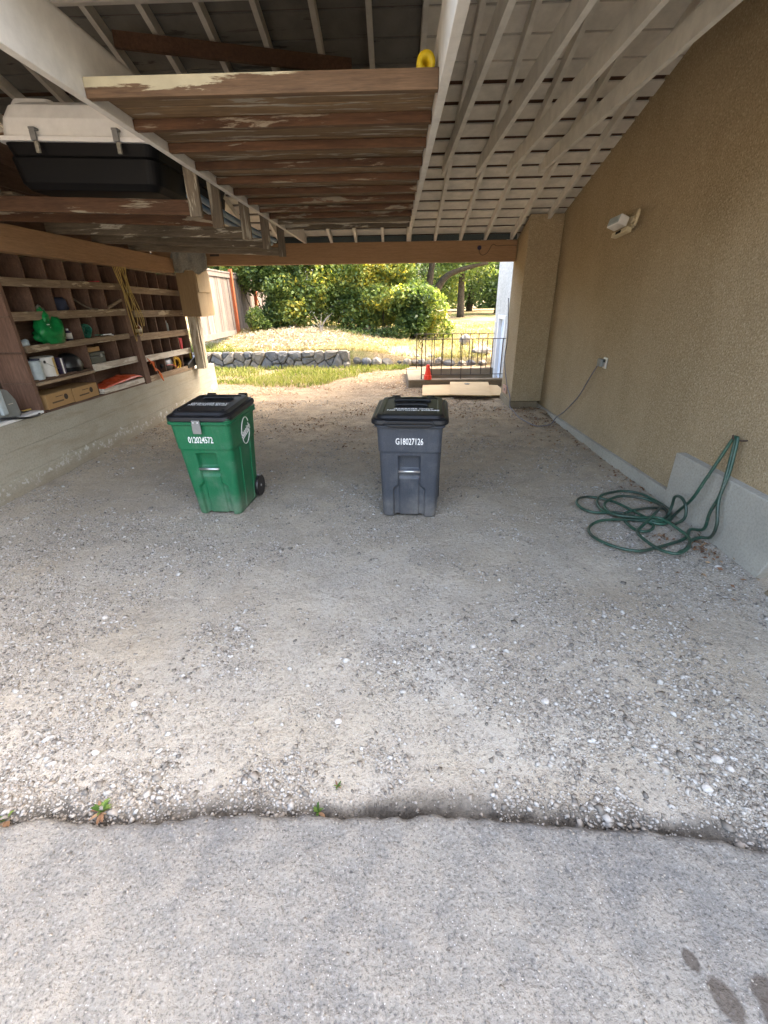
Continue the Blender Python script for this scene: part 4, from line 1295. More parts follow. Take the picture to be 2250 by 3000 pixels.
t = thing('cloth_scrap', 'pale rag scrap on the second shelf, nearest the entrance', 'rag', (SX - 0.06, 4.95, 1.627))
crumple('scrap', 'rag', (0, 0, 0.03), (0.04, 0.05, 0.045), 21, t, 8, 0.5, 0.7)
t = thing('bottle', 'amber bottle with pale label in the far unit behind the yellow cord', 'bottle', (SX - 0.09, 6.83, 1.302))
MB().lathe([(0.0, 0), (0.045, 0.002), (0.045, 0.10), (0.018, 0.13), (0.018, 0.155), (0.0, 0.156)], (0, 0, 0), 14).build('glass', 'amber', t, smooth=True)
MB().lathe([(0.0465, 0.03), (0.0465, 0.075), (0.0455, 0.076)], (0, 0, 0), 14).build('paper_label', 'ivory', t, smooth=True)
t = thing('spray_can', 'small white and grey spray can in the far unit', 'can', (SX - 0.09, 7.69, 1.29))
MB().lathe([(0.0, 0), (0.035, 0.0), (0.035, 0.12), (0.022, 0.135), (0.0, 0.136)], (0, 0, 0), 14).build('can_body', 'clear', t, smooth=True)
MB().lathe([(0.020, 0.136), (0.020, 0.165), (0.0, 0.166)], (0, 0, 0), 12).build('cap', 'white', t, smooth=True)
o = MB().prism([(7.97, 1.00), (8.03, 1.00), (8.06, 1.17), (7.95, 1.17)], 'X', SX - 0.08, SX - 0.035).build('red_wedge', 'red', bevel=0.004)
tag(o, 'red plastic wedge standing at the far end of the shelves', 'wedge')
t = thing('tool_case', 'black soft case with red strap stuffed in the lowest pigeonhole', 'case', (SX - 0.10, 7.42, 0.69))
crumple('case_body', 'black', (0, 0.0, 0.12), (0.10, 0.17, 0.125), 31, t, 10, 0.2, 0.9)
MB().tube(spline([(0.09, -0.14, 0.13), (0.115, -0.02, 0.12), (0.12, 0.10, 0.075), (0.10, 0.16, 0.05)], 4), 0.006, 6).build('strap', 'red', t)
mb = MB()
for i in range(6):
    ph = i * 0.6
    pts = [(SX - 0.03 + 0.02 * math.sin(2 * a + ph), 7.66 + 0.10 * math.cos(a) + 0.02 * math.sin(ph), 0.80 + (0.085 + 0.02 * math.sin(ph * 3)) * math.sin(a)) for a in [2 * math.pi * j / 16 for j in range(16)]]
    mb.tube(pts, 0.006, 6, closed=True)
tag(mb.build('cord_coil', 'yellowcord', smooth=True), 'tangled bright yellow cord beside the black soft case', 'cord')
t = thing('black_box', 'black wedge shaped box leaning at the end of the shelves', 'box', (SX - 0.02, 8.12, 0.66))
MB().prism([(-0.16, 0.02), (0.20, 0.03), (0.24, 0.20), (0.02, 0.14), (-0.16, 0.09)], 'X', -0.12, 0.05).build('case', 'black', t, bevel=0.008)
o = MB().tube([(SX - 0.01, 8.205, 0.80), (SX - 0.01, 8.20, 0.97)], 0.014, 8).build('yellow_marker', 'yellowfoam', smooth=True)
tag(o, 'yellow stick upright at the far end of the shelves', 'stick')
mb = MB()
for i in range(3):
    mb.tube(spline([(SX + 0.03, 6.66 + 0.02 * i, 0.99 - 0.04 * i), (SX + 0.05, 6.72 + 0.03 * i, 0.93), (SX + 0.045, 6.78, 0.85 - 0.02 * i), (SX + 0.05, 6.86, 0.80), (SX + 0.05, 6.93 - 0.02 * i, 0.72), (SX + 0.05, 6.96, 0.63)], 4), 0.007, 6)
tag(mb.build('orange_cord', 'orangecord', smooth=True), 'orange cord dangling from the shelf post above the concrete', 'cord')

# yellow cord hanging in loops
mb = MB()
hk = Vector((SX + 0.07, 6.40, 2.17))
loops = [(6.55, 1.42, 0.10), (6.60, 1.30, 0.14), (6.52, 1.62, 0.08), (6.74, 1.42, 0.05), (6.46, 1.24, 0.05)]
for i, (ye, ze, sp) in enumerate(loops):
    h0 = hk + Vector((0.01 * i - 0.03, -0.03 + 0.02 * i, 0.0))
    mid = (2.17 + ze) / 2
    pts = [h0, h0 + Vector((0.03, 0.05, -0.02)), (SX + 0.06, 6.43 + 0.4 * (ye - 6.43) + sp * 0.6, mid + 0.1), (SX + 0.05, ye + sp * 0.6, ze + 0.12), (SX + 0.05, ye, ze),
           (SX + 0.05, ye - sp * 0.5, ze + 0.14), (SX + 0.055, 6.40 + 0.35 * (ye - 6.4) - sp * 0.3, mid + 0.05), h0 + Vector((0, -0.04, -0.06)), h0]
    mb.tube(spline(pts, 5), 0.0048, 6)
tag(mb.build('cord_hank', 'cord', smooth=True), 'long yellow cord hung in loops from the top of the shelves', 'cord')

# grey machine on the concrete ledge
t = thing('pad', 'white foam pad on the concrete wall under the grey machine', 'pad', (XL - 0.17, 4.12, ztop(4.1)))
MB().box(-0.17, 0.165, -0.33, 0.34, 0.002, 0.03).build('sheet', 'white', t, bevel=0.006)
t = thing('air_pump', 'grey plastic pump with black hose on the white pad', 'pump', (XL - 0.15, 4.06, ztop(4.1) + 0.03))
MB().prism([(-0.20, 0.0), (0.17, 0.0), (0.16, 0.16), (0.10, 0.26), (-0.02, 0.29), (-0.14, 0.27), (-0.19, 0.10)], 'X', -0.11, 0.11).build('housing', 'greytool', t, bevel=0.02)
MB().box(-0.09, 0.135, -0.07, 0.0, 0.05, 0.27).build('rib', 'clear', t, bevel=0.012)
MB().box(0.1101, 0.118, -0.17, -0.10, 0.06, 0.13).build('grille', 'black', t, bevel=0.004)
MB().box(0.1101, 0.116, 0.045, 0.10, 0.13, 0.136).build('trim', 'metal', t)
MB().box(-0.03, 0.05, -0.10, -0.02, 0.275, 0.30).build('handle', 'black', t, bevel=0.008)
MB().tube(spline([(0.10, -0.10, 0.03), (0.16, 0.0, 0.012), (0.20, 0.12, -0.01), (0.17, 0.30, -0.02), (0.05, 0.38, -0.018), (0.02, 0.28, 0.01), (0.06, 0.18, 0.04)], 5), 0.011, 8).build('hose', 'black', t, smooth=True)
MB().tube([(0.02, 0.26, 0.02), (0.05, 0.36, 0.02)], 0.008, 8).build('brass_fitting', 'cord', t)

# rear post, panels and rag at the left of the opening
t = thing('corner_post', 'weathered post standing on the end of the concrete wall, its side in the sun', 'post', (-3.49, 8.32, 0.63))
MB().box(-0.07, 0.07, -0.07, 0.07, 0.002, 1.62).build('post', 'post', t, bevel=0.006)
MB().box(0.072, 0.092, -0.03, 0.09, 0.004, 1.62).build('trim_board', 'post', t, bevel=0.003)
t = thing('hanging_cabinet', 'brown plywood cabinet with pale sides, hung at the corner under the grey cloth', 'cabinet', (-3.35, 8.3, 1.5))
MB().box(-0.150, 0.150, -0.322, -0.302, 0.0, 0.675).build('front_panel', 'brownply', t, bevel=0.003)
MB().box(0.130, 0.152, -0.300, 0.06, -0.006, 0.67).build('side_panel', 'plyside', t, bevel=0.002)
MB().box(0.122, 0.146, 0.062, 0.32, 0.004, 0.66).build('side_panel', 'plyside', t, bevel=0.002)
MB().box(0.153, 0.170, -0.29, 0.22, 0.36, 0.70).build('upper_board', 'plyside', t, bevel=0.002)
MB().box(-0.05, 0.128, -0.300, 0.31, 0.0, 0.018).build('bottom_panel', 'brownply', t)
vs, fs = [], []
NU, NV = 27, 22
for i in range(NU):
    for j in range(NV):
        u, v = i / (NU - 1), j / (NV - 1)
        x = -3.50 + 0.53 * u + 0.012 * math.sin(v * 7 + u * 3)
        q_ = v * (0.42 + 0.03 * math.sin(u * 11) + 0.05 * (float(vn(np.array([u * 7]), np.array([0.5]), 3)[0]) - 0.5))
        if q_ < 0.14:
            y, z = 8.10 - q_, 2.45
        else:
            y, z = 7.955 + 0.02 * math.sin(u * 17), 2.45 - (q_ - 0.13)
        y += 0.03 * (float(fbm(np.array([u * 9]), np.array([v * 4]), 6, 3)[0]) - 0.5)
        vs.append((x, y, z))
fs = [(i * NV + j, i * NV + j + 1, (i + 1) * NV + j + 1, (i + 1) * NV + j) for i in range(NU - 1) for j in range(NV - 1)]
o = lin('insulation_cloth', vs, fs, 'rag', smooth=True)
o.modifiers.new('thick', 'SOLIDIFY').thickness = 0.035
tag(o, 'shaggy grey cloth draped over the corner above the brown cabinet', 'cloth')

# ------------------------------------------------------------------ wheeled bins
def text_mesh(body, size, xs=1.0, off=0.0):
    cu = bpy.data.curves.new('t', 'FONT')
    cu.body = body
    cu.size = size
    cu.align_x = 'CENTER'
    cu.align_y = 'CENTER'
    cu.offset = off
    cu.extrude = 0.0006
    cu.resolution_u = 3
    ob = bpy.data.objects.new('t', cu)
    col.objects.link(ob)
    bpy.context.view_layer.update()
    me = bpy.data.meshes.new_from_object(ob.evaluated_get(bpy.context.evaluated_depsgraph_get()))
    bpy.data.objects.remove(ob)
    bpy.data.curves.remove(cu)
    for v in me.vertices:
        v.co.x *= xs
    me.materials.clear()
    me.materials.append(M['lettering'])
    return me
def text(name, body, size, loc, rot, parent, xs=1.0, off=0.0):
    me = text_mesh(body, size, xs, off)
    me.name = name
    ob = bpy.data.objects.new(name, me)
    col.objects.link(ob)
    ob.parent = parent
    ob.location = loc
    ob.rotation_euler = rot
    return ob

def wheeled_bin(name, label, loc, rz, P):
    t = thing(name, label, 'wheeled bin', loc, rz)
    H = P['H']
    wb, wt, db, dt = P['wb'], P['wt'], P['db'], P['dt']
    yf0, yf1 = P['yf0'], P['yf1']           # y of the front face at the bottom and the rim
    nf, nc, ns = 72, 6, 10
    zs = np.concatenate([np.array([0.0, 0.008]), np.linspace(0.02, H, 90)])
    rings = []
    for z in zs:
        f = z / H
        w_ = wb + (wt - wb) * f
        yf = yf0 + (yf1 - yf0) * f
        d_ = db + (dt - db) * f
        step = 0.007 * float(sstep(0.70, 0.715, np.array(f)))
        w_ += 2 * step
        yf -= step
        yb = yf + d_ + step
        r = 0.045
        if z < 0.015:
            k_ = 0.012 if z == 0 else 0.003
            w_ -= 2 * k_
            yf += k_
            yb -= k_
        x0 = w_ / 2 - r
        pts = []
        for i in range(nf):
            pts.append((-x0 + 2 * x0 * i / (nf - 1), yf))
        for j in range(1, nc):
            a = R(-90 + 90 * j / nc)
            pts.append((x0 + r * math.cos(a), yf + r + r * math.sin(a)))
        for j in range(ns):
            pts.append((w_ / 2, yf + r + (yb - yf - 2 * r) * j / (ns - 1)))
        for j in range(1, nc):
            a = R(90 * j / nc)
            pts.append((x0 + r * math.cos(a), yb - r + r * math.sin(a)))
        for j in range(ns):
            pts.append((x0 - 2 * x0 * j / (ns - 1), yb))
        for j in range(1, nc):
            a = R(90 + 90 * j / nc)
            pts.append((-x0 + r * math.cos(a), yb - r + r * math.sin(a)))
        for j in range(ns):
            pts.append((-w_ / 2, yb - r - (yb - yf - 2 * r) * j / (ns - 1)))
        for j in range(1, nc):
            a = R(180 + 90 * j / nc)
            pts.append((-x0 + r * math.cos(a), yf + r + r * math.sin(a)))
        A = np.array(pts)
        ax = np.abs(A[:nf, 0]) / P['cs']
        e = 0.006
        box_ = lambda h_, a_, b_: (1 - sstep(h_ - e, h_ + e, ax)) * float(sstep(a_ - 0.006, a_ + 0.006, np.array(f)) * (1 - sstep(b_ - 0.006, b_ + 0.006, np.array(f))))
        hw = 0.088 + 0.042 * float(1 - sstep(0.31, 0.37, np.array(f)))
        pocket = box_(0.086, 0.515, 0.665) * 0.055
        chan = box_(hw, -0.2, 0.52) * 0.030
        cen = box_(0.080, -0.2, 0.44) * 0.016
        A[:nf, 1] += np.maximum(pocket, chan - cen)
        zz = np.full(len(A), z)
        if z < 0.02:
            zz[:nf] += 0.022 * (1 - sstep(hw - 0.03, hw, ax))
        # side channel
        sd = slice(nf + nc - 1, nf + nc - 1 + ns)
        rings.append(np.column_stack([A, zz]))
    rings = np.array(rings)
    nr, n = rings.shape[:2]
    idx = np.arange(nr * n).reshape(nr, n)
    F = np.stack([idx[:-1], np.roll(idx[:-1], -1, 1), np.roll(idx[1:], -1, 1), idx[1:]], 2).reshape(-1, 4)
    body = npmesh('body', rings.reshape(-1, 3), F, P['mat'], t, smooth=True)
    bm_ = bmesh.new()
    bm_.from_mesh(body.data)
    bm_.verts.ensure_lookup_table()
    bm_.faces.new([bm_.verts[i] for i in range(n)][::-1])
    bmesh.ops.recalc_face_normals(bm_, faces=bm_.faces)
    for f_ in bm_.faces:
        f_.smooth = len(f_.verts) == 4
    bm_.to_mesh(body.data)
    bm_.free()
    # vertical reinforcing ribs on the sides
    for sx in (-1, 1):
        q = MB()
        for fy in (0.30, 0.72):
            a_ = Vector((sx * (wb / 2 + 0.001), yf0 + db * fy, 0.03))
            b_ = Vector((sx * (wb + (wt - wb) * 0.68) / 2, yf0 + (yf1 - yf0) * 0.68 + (db + (dt - db) * 0.68) * fy, H * 0.68))
            q.beam(a_, b_, 0.012, 0.022, (sx, 0, 0))
        q.build('side_rib', P['mat'], t, bevel=0.004)
    # rim
    yb1 = yf1 + dt
    cy = (yf1 + yb1) / 2
    W1, D1_ = wt + 0.012, dt + 0.012
    rings = [cring(W1 + 0.004, D1_ + 0.004, 0.05, H - 0.045, 0, cy), cring(W1 + 0.036, D1_ + 0.036, 0.06, H - 0.038, 0, cy), cring(W1 + 0.040, D1_ + 0.040, 0.06, H - 0.024, 0, cy),
             cring(W1 + 0.022, D1_ + 0.022, 0.055, H - 0.021, 0, cy), cring(W1 + 0.034, D1_ + 0.034, 0.06, H - 0.015, 0, cy), cring(W1 + 0.034, D1_ + 0.034, 0.06, H + 0.006, 0, cy)]
    loft_rings(rings).build('rim', P['mat'], t, smooth=False, bevel=0.002)
    # lid, a little higher at the hinge side
    LW, LD = P['lw'], P['ld']
    lt_ = P['tilt']
    z0 = H + 0.008
    ly = cy + P.get('ly', 0.0)
    def lr(w_, d_, r, z, dy=0.0):
        out = []
        for x, y, zz in cring(w_, d_, r, z, 0, ly + dy):
            out.append((x, y, zz + (y - (ly - LD / 2)) * lt_))
        return out
    lid = loft_rings([lr(LW, LD, 0.075, z0 - 0.022), lr(LW + 0.006, LD + 0.006, 0.075, z0 - 0.012), lr(LW, LD, 0.075, z0 + 0.012), lr(LW - 0.03, LD - 0.03, 0.07, z0 + 0.020),
                      lr(LW - 0.06, LD - 0.06, 0.065, z0 + 0.021), lr(LW - 0.085, LD - 0.085, 0.06, z0 + 0.040), lr(LW - 0.10, LD - 0.10, 0.055, z0 + 0.046),
                      lr(LW - 0.16, LD - 0.15, 0.05, z0 + 0.048), lr(LW - 0.18, LD - 0.17, 0.045, z0 + 0.042)])
    lid = lid.build('lid', 'lid', t, bevel=0.003)
    def lz(y, h_):
        return z0 + h_ + (y - (ly - LD / 2)) * lt_
    for fy, wv in P['ribs']:
        y = ly - LD / 2 + LD * fy
        q = MB()
        q.tube(spline([(-wv / 2, y - 0.006, lz(y, 0.042)), (-wv / 2 + 0.02, y, lz(y, 0.051)), (0, y + 0.004, lz(y, 0.053)), (wv / 2 - 0.02, y, lz(y, 0.051)), (wv / 2, y - 0.006, lz(y, 0.042))], 4), 0.010, 8)
        q.build('grip_rib', 'lid', lid, smooth=True)
    if P.get('lip'):
        yl = ly - LD / 2
        q = MB()
        q.prism([(-0.20, z0 - 0.012), (0.20, z0 - 0.012), (0.15, z0 - 0.035), (-0.15, z0 - 0.035)], 'Y', yl - 0.022, yl + 0.01)
        q.prism([(-0.16, z0 + 0.016), (0.16, z0 + 0.016), (0.20, z0 - 0.01), (-0.20, z0 - 0.01)], 'Y', yl - 0.024, yl + 0.02)
        q.build('lid_lip', 'lid', lid, bevel=0.005)
    if P.get('studs'):
        for sx in (-1, 1):
            y = ly - LD / 2 + 0.09
            MB().lathe([(0.014, 0), (0.014, 0.006), (0.010, 0.010), (0.0, 0.011)], (sx * (LW / 2 - 0.075), y, lz(y, 0.046)), 12).build('stud', 'lid', lid, smooth=True)
    for i, (s_, sz) in enumerate(P['lidtext']):
        y = ly - LD / 2 + LD * P['tf'] - i * 0.046
        text('lid_lettering', s_, sz, (P.get('tx', 0.0), y, lz(y, 0.0505)), (math.atan(lt_), 0, 0), lid, 1.18, 0.0008)
    # number on the front
    fz = P['numz']
    yn = yf0 + (yf1 - yf0) * fz / H - 0.0085
    tilt = math.atan2((yf1 - yf0), H)
    text('serial_number', P['num'], 0.075, (P.get('nx', 0.0), yn, fz), (math.pi / 2 + tilt * -1.0, 0, 0), t, 0.62, 0.0006)
    # bar
    zb = H * 0.51
    yb_ = yf0 + (yf1 - yf0) * 0.51
    MB().tube([(-0.09 * P['cs'], yb_ + 0.001, zb), (0.09 * P['cs'], yb_ + 0.001, zb)], 0.010, 12).build('lift_bar', 'metal', t, smooth=True)
    # axle, wheels, rear handle
    ya = yf0 + db + 0.0
    for sx in (-1, 1):
        xw = sx * (wb / 2 + P['wx'])
        wh = MB().lathe([(0.074, -0.022), (0.098, -0.024), (0.104, -0.012), (0.104, 0.012), (0.098, 0.024), (0.074, 0.022)], (xw, ya, 0.104), 28, 'X').build('wheel', 'black', t, smooth=False)
        q = MB().lathe([(0.010, -0.016), (0.074, -0.013), (0.074, 0.013), (0.010, 0.016)], (xw, ya, 0.104), 28, 'X')
        for k_ in range(5):
            a = 2 * math.pi * k_ / 5 + 0.3
            q.beam((xw + sx * 0.014, ya, 0.104), (xw + sx * 0.014, ya + 0.072 * math.cos(a), 0.104 + 0.072 * math.sin(a)), 0.012, 0.014, (1, 0, 0))
        q.build('hub', 'casebase', wh)
        MB().lathe([(0.012, 0.0), (0.012, 0.006), (0.004, 0.010), (0.0, 0.0101)], (xw + sx * 0.018, ya, 0.104), 10, 'X').build('axle_cap', 'metal', wh)
    MB().tube([(-wb / 2 - P['wx'], ya, 0.104), (wb / 2 + P['wx'], ya, 0.104)], 0.009, 8).build('axle', 'greymetal', t)
    MB().tube([(-wt * 0.40, yb1 + 0.055, H - 0.03), (wt * 0.40, yb1 + 0.055, H - 0.03)], 0.013, 10).build('handle', P['mat'], t, smooth=True)
    for sx in (-1, 1):
        MB().beam((sx * wt * 0.36, yb1 - 0.01, H - 0.04), (sx * wt * 0.36, yb1 + 0.06, H - 0.025), 0.03, 0.05).build('handle_arm', P['mat'], t, bevel=0.005)
        yh = ly + LD / 2
        MB().tube([(sx * wt * 0.30 - 0.035, yh + 0.012, lz(yh, 0.02)), (sx * wt * 0.30 + 0.035, yh + 0.012, lz(yh, 0.02))], 0.026, 12).build('hinge', 'lid', lid, smooth=True)
    return t

GP = dict(H=0.845, wb=0.455, wt=0.505, db=0.46, dt=0.59, yf0=-0.23, yf1=-0.30, cs=1.0, mat=M['greybin'], lw=0.60, ld=0.66, ly=0.0, tilt=0.05, lip=True,
          ribs=((0.72, 0.30), (0.50, 0.26)), lidtext=(('GARBAGE ONLY', 0.036), ('NO KITCHEN SCRAPS', 0.036)), tf=0.32, tx=0.02, num='G18027126', numz=0.69, wx=0.005)
wheeled_bin('wheeled_bin', 'slate grey wheeled garbage bin with a closed black lid', (0.142, 3.68, 0.0), R(-5), GP)
NP = dict(H=0.87, wb=0.385, wt=0.485, db=0.46, dt=0.58, yf0=-0.23, yf1=-0.31, cs=0.95, mat=M['greenbin'], lw=0.535, ld=0.63, ly=0.0, tilt=0.065, studs=True,
          ribs=((0.72, 0.26),), lidtext=(('ORGANICS ONLY', 0.034), ('NO PLASTIC BAGS', 0.034)), tf=0.44, tx=0.0, num='012024572', numz=0.70, nx=-0.01, wx=0.012)
gb = wheeled_bin('wheeled_bin', 'green wheeled organics bin with a closed black lid', (-1.535, 3.745, 0.0), R(-4), NP)
# latch on the green bin
lt = MB().prism([(-0.033, 0.872), (0.033, 0.872), (0.036, 0.80), (0.033, 0.765), (-0.033, 0.765), (-0.036, 0.80)], 'Y', -0.352, -0.340).build('latch', 'greymetal', gb, bevel=0.003)
for sx in (-0.018, 0.018):
    MB().lathe([(0.006, 0.0), (0.006, -0.003), (0.0, -0.0045)], (sx, -0.352, 0.855), 10, 'Y').build('screw', 'metal', lt)
# emblem on the green bin's side (oval broken by the word)
def side_pt(u, v):
    """u along the side (front to back), v height; on the right-hand side face"""
    f = v / 0.87
    w_ = 0.385 + 0.10 * f + 0.014
    return Vector((w_ / 2 + 0.002, u, v))
em = empty('emblem')
bpy.data.objects.remove(em)
q = MB()
uc, vc_, ru, rv = 0.02, 0.70, 0.085, 0.115
def arc(a0, a1):
    pts = []
    for j in range(17):
        a = R(a0 + (a1 - a0) * j / 16)
        pts.append(side_pt(uc + ru * math.cos(a), vc_ + rv * math.sin(a)))
    return pts
q.tube(arc(38, 196), 0.0035, 6)
q.tube(arc(212, 352), 0.0035, 6)
pa, pb = arc(212, 352)[0], arc(212, 352)[-1]
q.tube([pa, pb], 0.0035, 6)
em = q.build('emblem_oval', 'lettering', gb)
tl = math.atan2(0.031, 0.87)
tx_ = text('emblem_lettering', 'Saanich', 0.088, side_pt(uc, vc_) + Vector((0.0015, 0, 0.0)), (0, 0, 0), gb, 0.78, 0.0022)
mrot = Matrix.Rotation(tl, 4, 'Y') @ Matrix.Rotation(R(90), 4, 'Z') @ Matrix.Rotation(R(90), 4, 'X') @ Matrix.Rotation(R(14), 4, 'Z')
tx_.rotation_euler = mrot.to_euler()
# pale sticker edge on the grey bin's left side is part of that bin
gbin = [o for o in bpy.data.objects if o.name == 'wheeled_bin'][0]
MB().box(-0.262, -0.2585, -0.20, -0.02, 0.68, 0.80).build('sticker', 'lettering', gbin)

# ------------------------------------------------------------------ hose
HA = [(2.375, 3.429, 0.016), (2.176, 3.249, 0.020), (1.990, 3.378, 0.024), (1.814, 3.462, 0.028), (1.827, 3.683, 0.016), (1.946, 3.854, 0.020), (2.154, 3.932, 0.024), (2.295, 3.863, 0.028), (2.399, 3.705, 0.016), (2.380, 3.500, 0.020), (2.242, 3.313, 0.024), (2.075, 3.307, 0.028), (1.946, 3.473, 0.016), (1.709, 3.480, 0.020), (1.631, 3.610, 0.024), (1.681, 3.747, 0.028), (1.821, 3.818, 0.016), (1.978, 3.701, 0.020), (2.057, 3.495, 0.024), (2.129, 3.306, 0.028), (2.294, 3.404, 0.016), (2.345, 3.541, 0.020), (2.198, 3.548, 0.024), (2.012, 3.474, 0.028), (1.928, 3.408, 0.016), (1.898, 3.228, 0.020), (1.931, 3.123, 0.024), (2.017, 3.131, 0.028), (2.100, 3.246, 0.016), (2.046, 3.311, 0.020), (1.879, 3.329, 0.024), (1.689, 3.298, 0.028), (1.560, 3.191, 0.016), (1.539, 3.029, 0.020), (1.634, 2.878, 0.024), (1.776, 2.812, 0.028), (2.004, 2.909, 0.016), (2.221, 3.014, 0.020), (2.334, 3.147, 0.024)]
HB = [(2.315, 2.995, 0.036), (2.210, 2.937, 0.040), (2.121, 2.822, 0.044), (1.998, 2.741, 0.048), (1.925, 2.808, 0.036), (1.880, 2.949, 0.040), (1.884, 3.080, 0.044), (1.971, 3.173, 0.048), (2.245, 3.468, 0.036), (2.327, 3.581, 0.040), (2.244, 3.719, 0.044), (2.057, 3.757, 0.048), (1.900, 3.667, 0.036), (1.824, 3.518, 0.040), (1.852, 3.377, 0.044), (2.021, 3.317, 0.048), (2.192, 3.327, 0.036), (2.228, 3.107, 0.040), (2.213, 2.960, 0.044), (2.106, 2.815, 0.048), (2.022, 2.770, 0.036)]

t = thing('garden_hose', 'green garden hose heaped on the gravel and looped up over a wall hook', 'hose', (2.0, 3.3, 0))
ho = Vector((2.0, 3.3, 0))
hk = Vector((2.405, 3.09, 0.785))
def lim(p):
    return Vector((min(p[0], 2.372), p[1], p[2] + 0.004))
HA = [lim(p) for p in HA]
HB = [lim(p) for p in HB]
up1 = [hk + Vector((-0.005, 0.02, -0.02)), Vector((2.375, 3.12, 0.66)), Vector((2.33, 3.14, 0.47)), Vector((2.30, 3.18, 0.28)), Vector((2.34, 3.33, 0.12))]
mid = [Vector((2.34, 3.02, 0.10)), Vector((2.33, 3.00, 0.25)), Vector((2.345, 2.98, 0.40)), Vector((2.37, 3.02, 0.58)), hk + Vector((-0.01, -0.02, -0.03)), hk + Vector((-0.004, -0.02, 0.01)), hk + Vector((-0.012, -0.045, -0.05)),
       Vector((2.372, 3.00, 0.55)), Vector((2.34, 2.97, 0.36)), Vector((2.33, 2.90, 0.20)), Vector((2.34, 2.93, 0.08))]
allp = [hk + Vector((0.0, 0.0, 0.012))] + up1 + HA + mid + HB
pts = [p - ho for p in spline(allp, 5)]
MB().tube(pts, 0.0118, 8).build('hose_coil', 'hose', t, smooth=True)
lp = [Vector(p) - ho for p in [(2.30, 3.40, 0.03), (2.31, 3.40, 0.12), (2.30, 3.38, 0.21), (2.30, 3.30, 0.235), (2.30, 3.22, 0.19), (2.30, 3.20, 0.10), (2.27, 3.24, 0.03)]]
MB().tube(spline(lp, 5), 0.0118, 8).build('hose_loop', 'hose_dark', t, smooth=True)
o = MB().tube(spline([(XR + 0.01, 3.06, 0.775), (XR - 0.05, 3.075, 0.772), (XR - 0.085, 3.085, 0.785), (XR - 0.09, 3.09, 0.81)], 5), 0.006, 8).build('wall_hook', 'iron', smooth=True)
tag(o, 'rusty hook in the tan stucco wall holding up the green hose', 'hook')

# ------------------------------------------------------------------ fittings on the stucco wall
t = thing('flood_light', 'old white and ivory security light high on the tan stucco wall', 'light', (XR, 5.5, 2.38))
mb = MB().box(-0.03, 0.004, -0.09, 0.06, -0.05, 0.06)
mb.build('back_box', 'ivory', t, bevel=0.006)
hd = MB().box(-0.05, 0.05, -0.105, 0.105, -0.046, 0.046).build('lamp_head', 'white', t, bevel=0.008, loc=(-0.11, 0.06, 0.02), rot=(R(-6), R(20), R(6)))
MB().box(-0.056, -0.0502, -0.092, 0.092, -0.035, 0.035).build('lens', 'clear', hd)
st = MB().box(-0.03, 0.03, -0.13, 0.13, -0.022, 0.022).build('sensor_bar', 'ivory', t, bevel=0.005, loc=(-0.11, -0.06, -0.085), rot=(R(-8), R(10), R(6)))
MB().box(-0.036, -0.0302, -0.035, 0.045, -0.012, 0.012).build('sensor_window', 'casebase', st)
MB().tube([(-0.07 + 0.02 * math.cos(a), -0.26 + 0.055 * math.cos(a) - 0.02 * math.sin(a), 0.02 + 0.06 * math.sin(a)) for a in [2 * math.pi * j / 18 for j in range(18)]], 0.014, 8, closed=True).build('side_lamp', 'ivory', t, smooth=True)
MB().tube([(-0.02, -0.06, 0.0), (-0.06, -0.16, 0.0), (-0.07, -0.215, 0.01)], 0.014, 8).build('arm', 'ivory', t, smooth=True)

t = thing('wall_outlet', 'metal wall outlet with a plugged in cable on the tan stucco', 'outlet', (XR, 5.49, 1.0))
MB().box(-0.016, 0.004, -0.065, 0.02, -0.06, 0.06).build('cover_plate', 'metal', t, bevel=0.003)
MB().box(-0.022, -0.0165, -0.045, 0.0, 0.008, 0.042).build('socket', 'black', t)
MB().box(-0.055, -0.0165, 0.0, 0.09, -0.045, 0.04).build('plug', 'greytool', t, bevel=0.008)
pts = [(2.425, 5.57, 0.96), (2.425, 5.72, 0.80), (2.43, 5.95, 0.545), (2.43, 6.12, 0.41), (2.425, 6.36, 0.235), (2.40, 6.58, 0.095), (2.331, 6.53, 0.022), (2.204, 6.41, 0.018), (2.058, 6.40, 0.018), (1.992, 6.61, 0.018),
       (1.951, 6.89, 0.018), (1.962, 7.3, 0.016), (1.955, 7.57, 0.05), (1.945, 7.60, 0.20), (1.940, 7.83, 0.33), (1.940, 8.02, 0.49), (1.945, 8.18, 0.63), (1.947, 8.25, 0.75), (1.947, 8.2, 0.95), (1.947, 8.18, 1.10), (1.95, 8.30, 1.4), (1.96, 8.46, 1.7)]
o = MB().tube(spline(pts, 6), 0.0075, 6).build('power_cable', 'cable', smooth=True)
tag(o, 'thin grey cable drooping from the outlet over the ground to the pillar', 'cable')
t = thing('junction_plate', 'pinkish plate with a hole low on the side of the pillar', 'plate', (1.962, 8.05, 0.25))
MB().box(-0.016, 0.004, -0.12, 0.12, -0.065, 0.065).build('plate', 'pinkplate', t, bevel=0.003)
MB().box(-0.019, -0.0165, -0.035, 0.03, -0.025, 0.02).build('socket', 'black', t)
t = thing('cable_knob', 'dark round cable fitting with a loose wire on the tan back beam', 'fitting', (1.368, YB, 2.433))
MB().lathe([(0.0, -0.05), (0.026, -0.046), (0.032, -0.03), (0.028, 0.0)], (0, 0, 0), 14, 'Y').build('knob', 'violet', t, smooth=True)
wp = [(0.0, -0.02, -0.03), (0.01, -0.012, -0.07), (0.05, -0.01, -0.10), (0.09, -0.01, -0.095), (0.14, -0.01, -0.06), (0.20, -0.01, 0.035), (0.24, -0.01, 0.04), (0.28, -0.01, 0.022), (0.42, -0.01, 0.030), (0.59, -0.01, 0.027)]
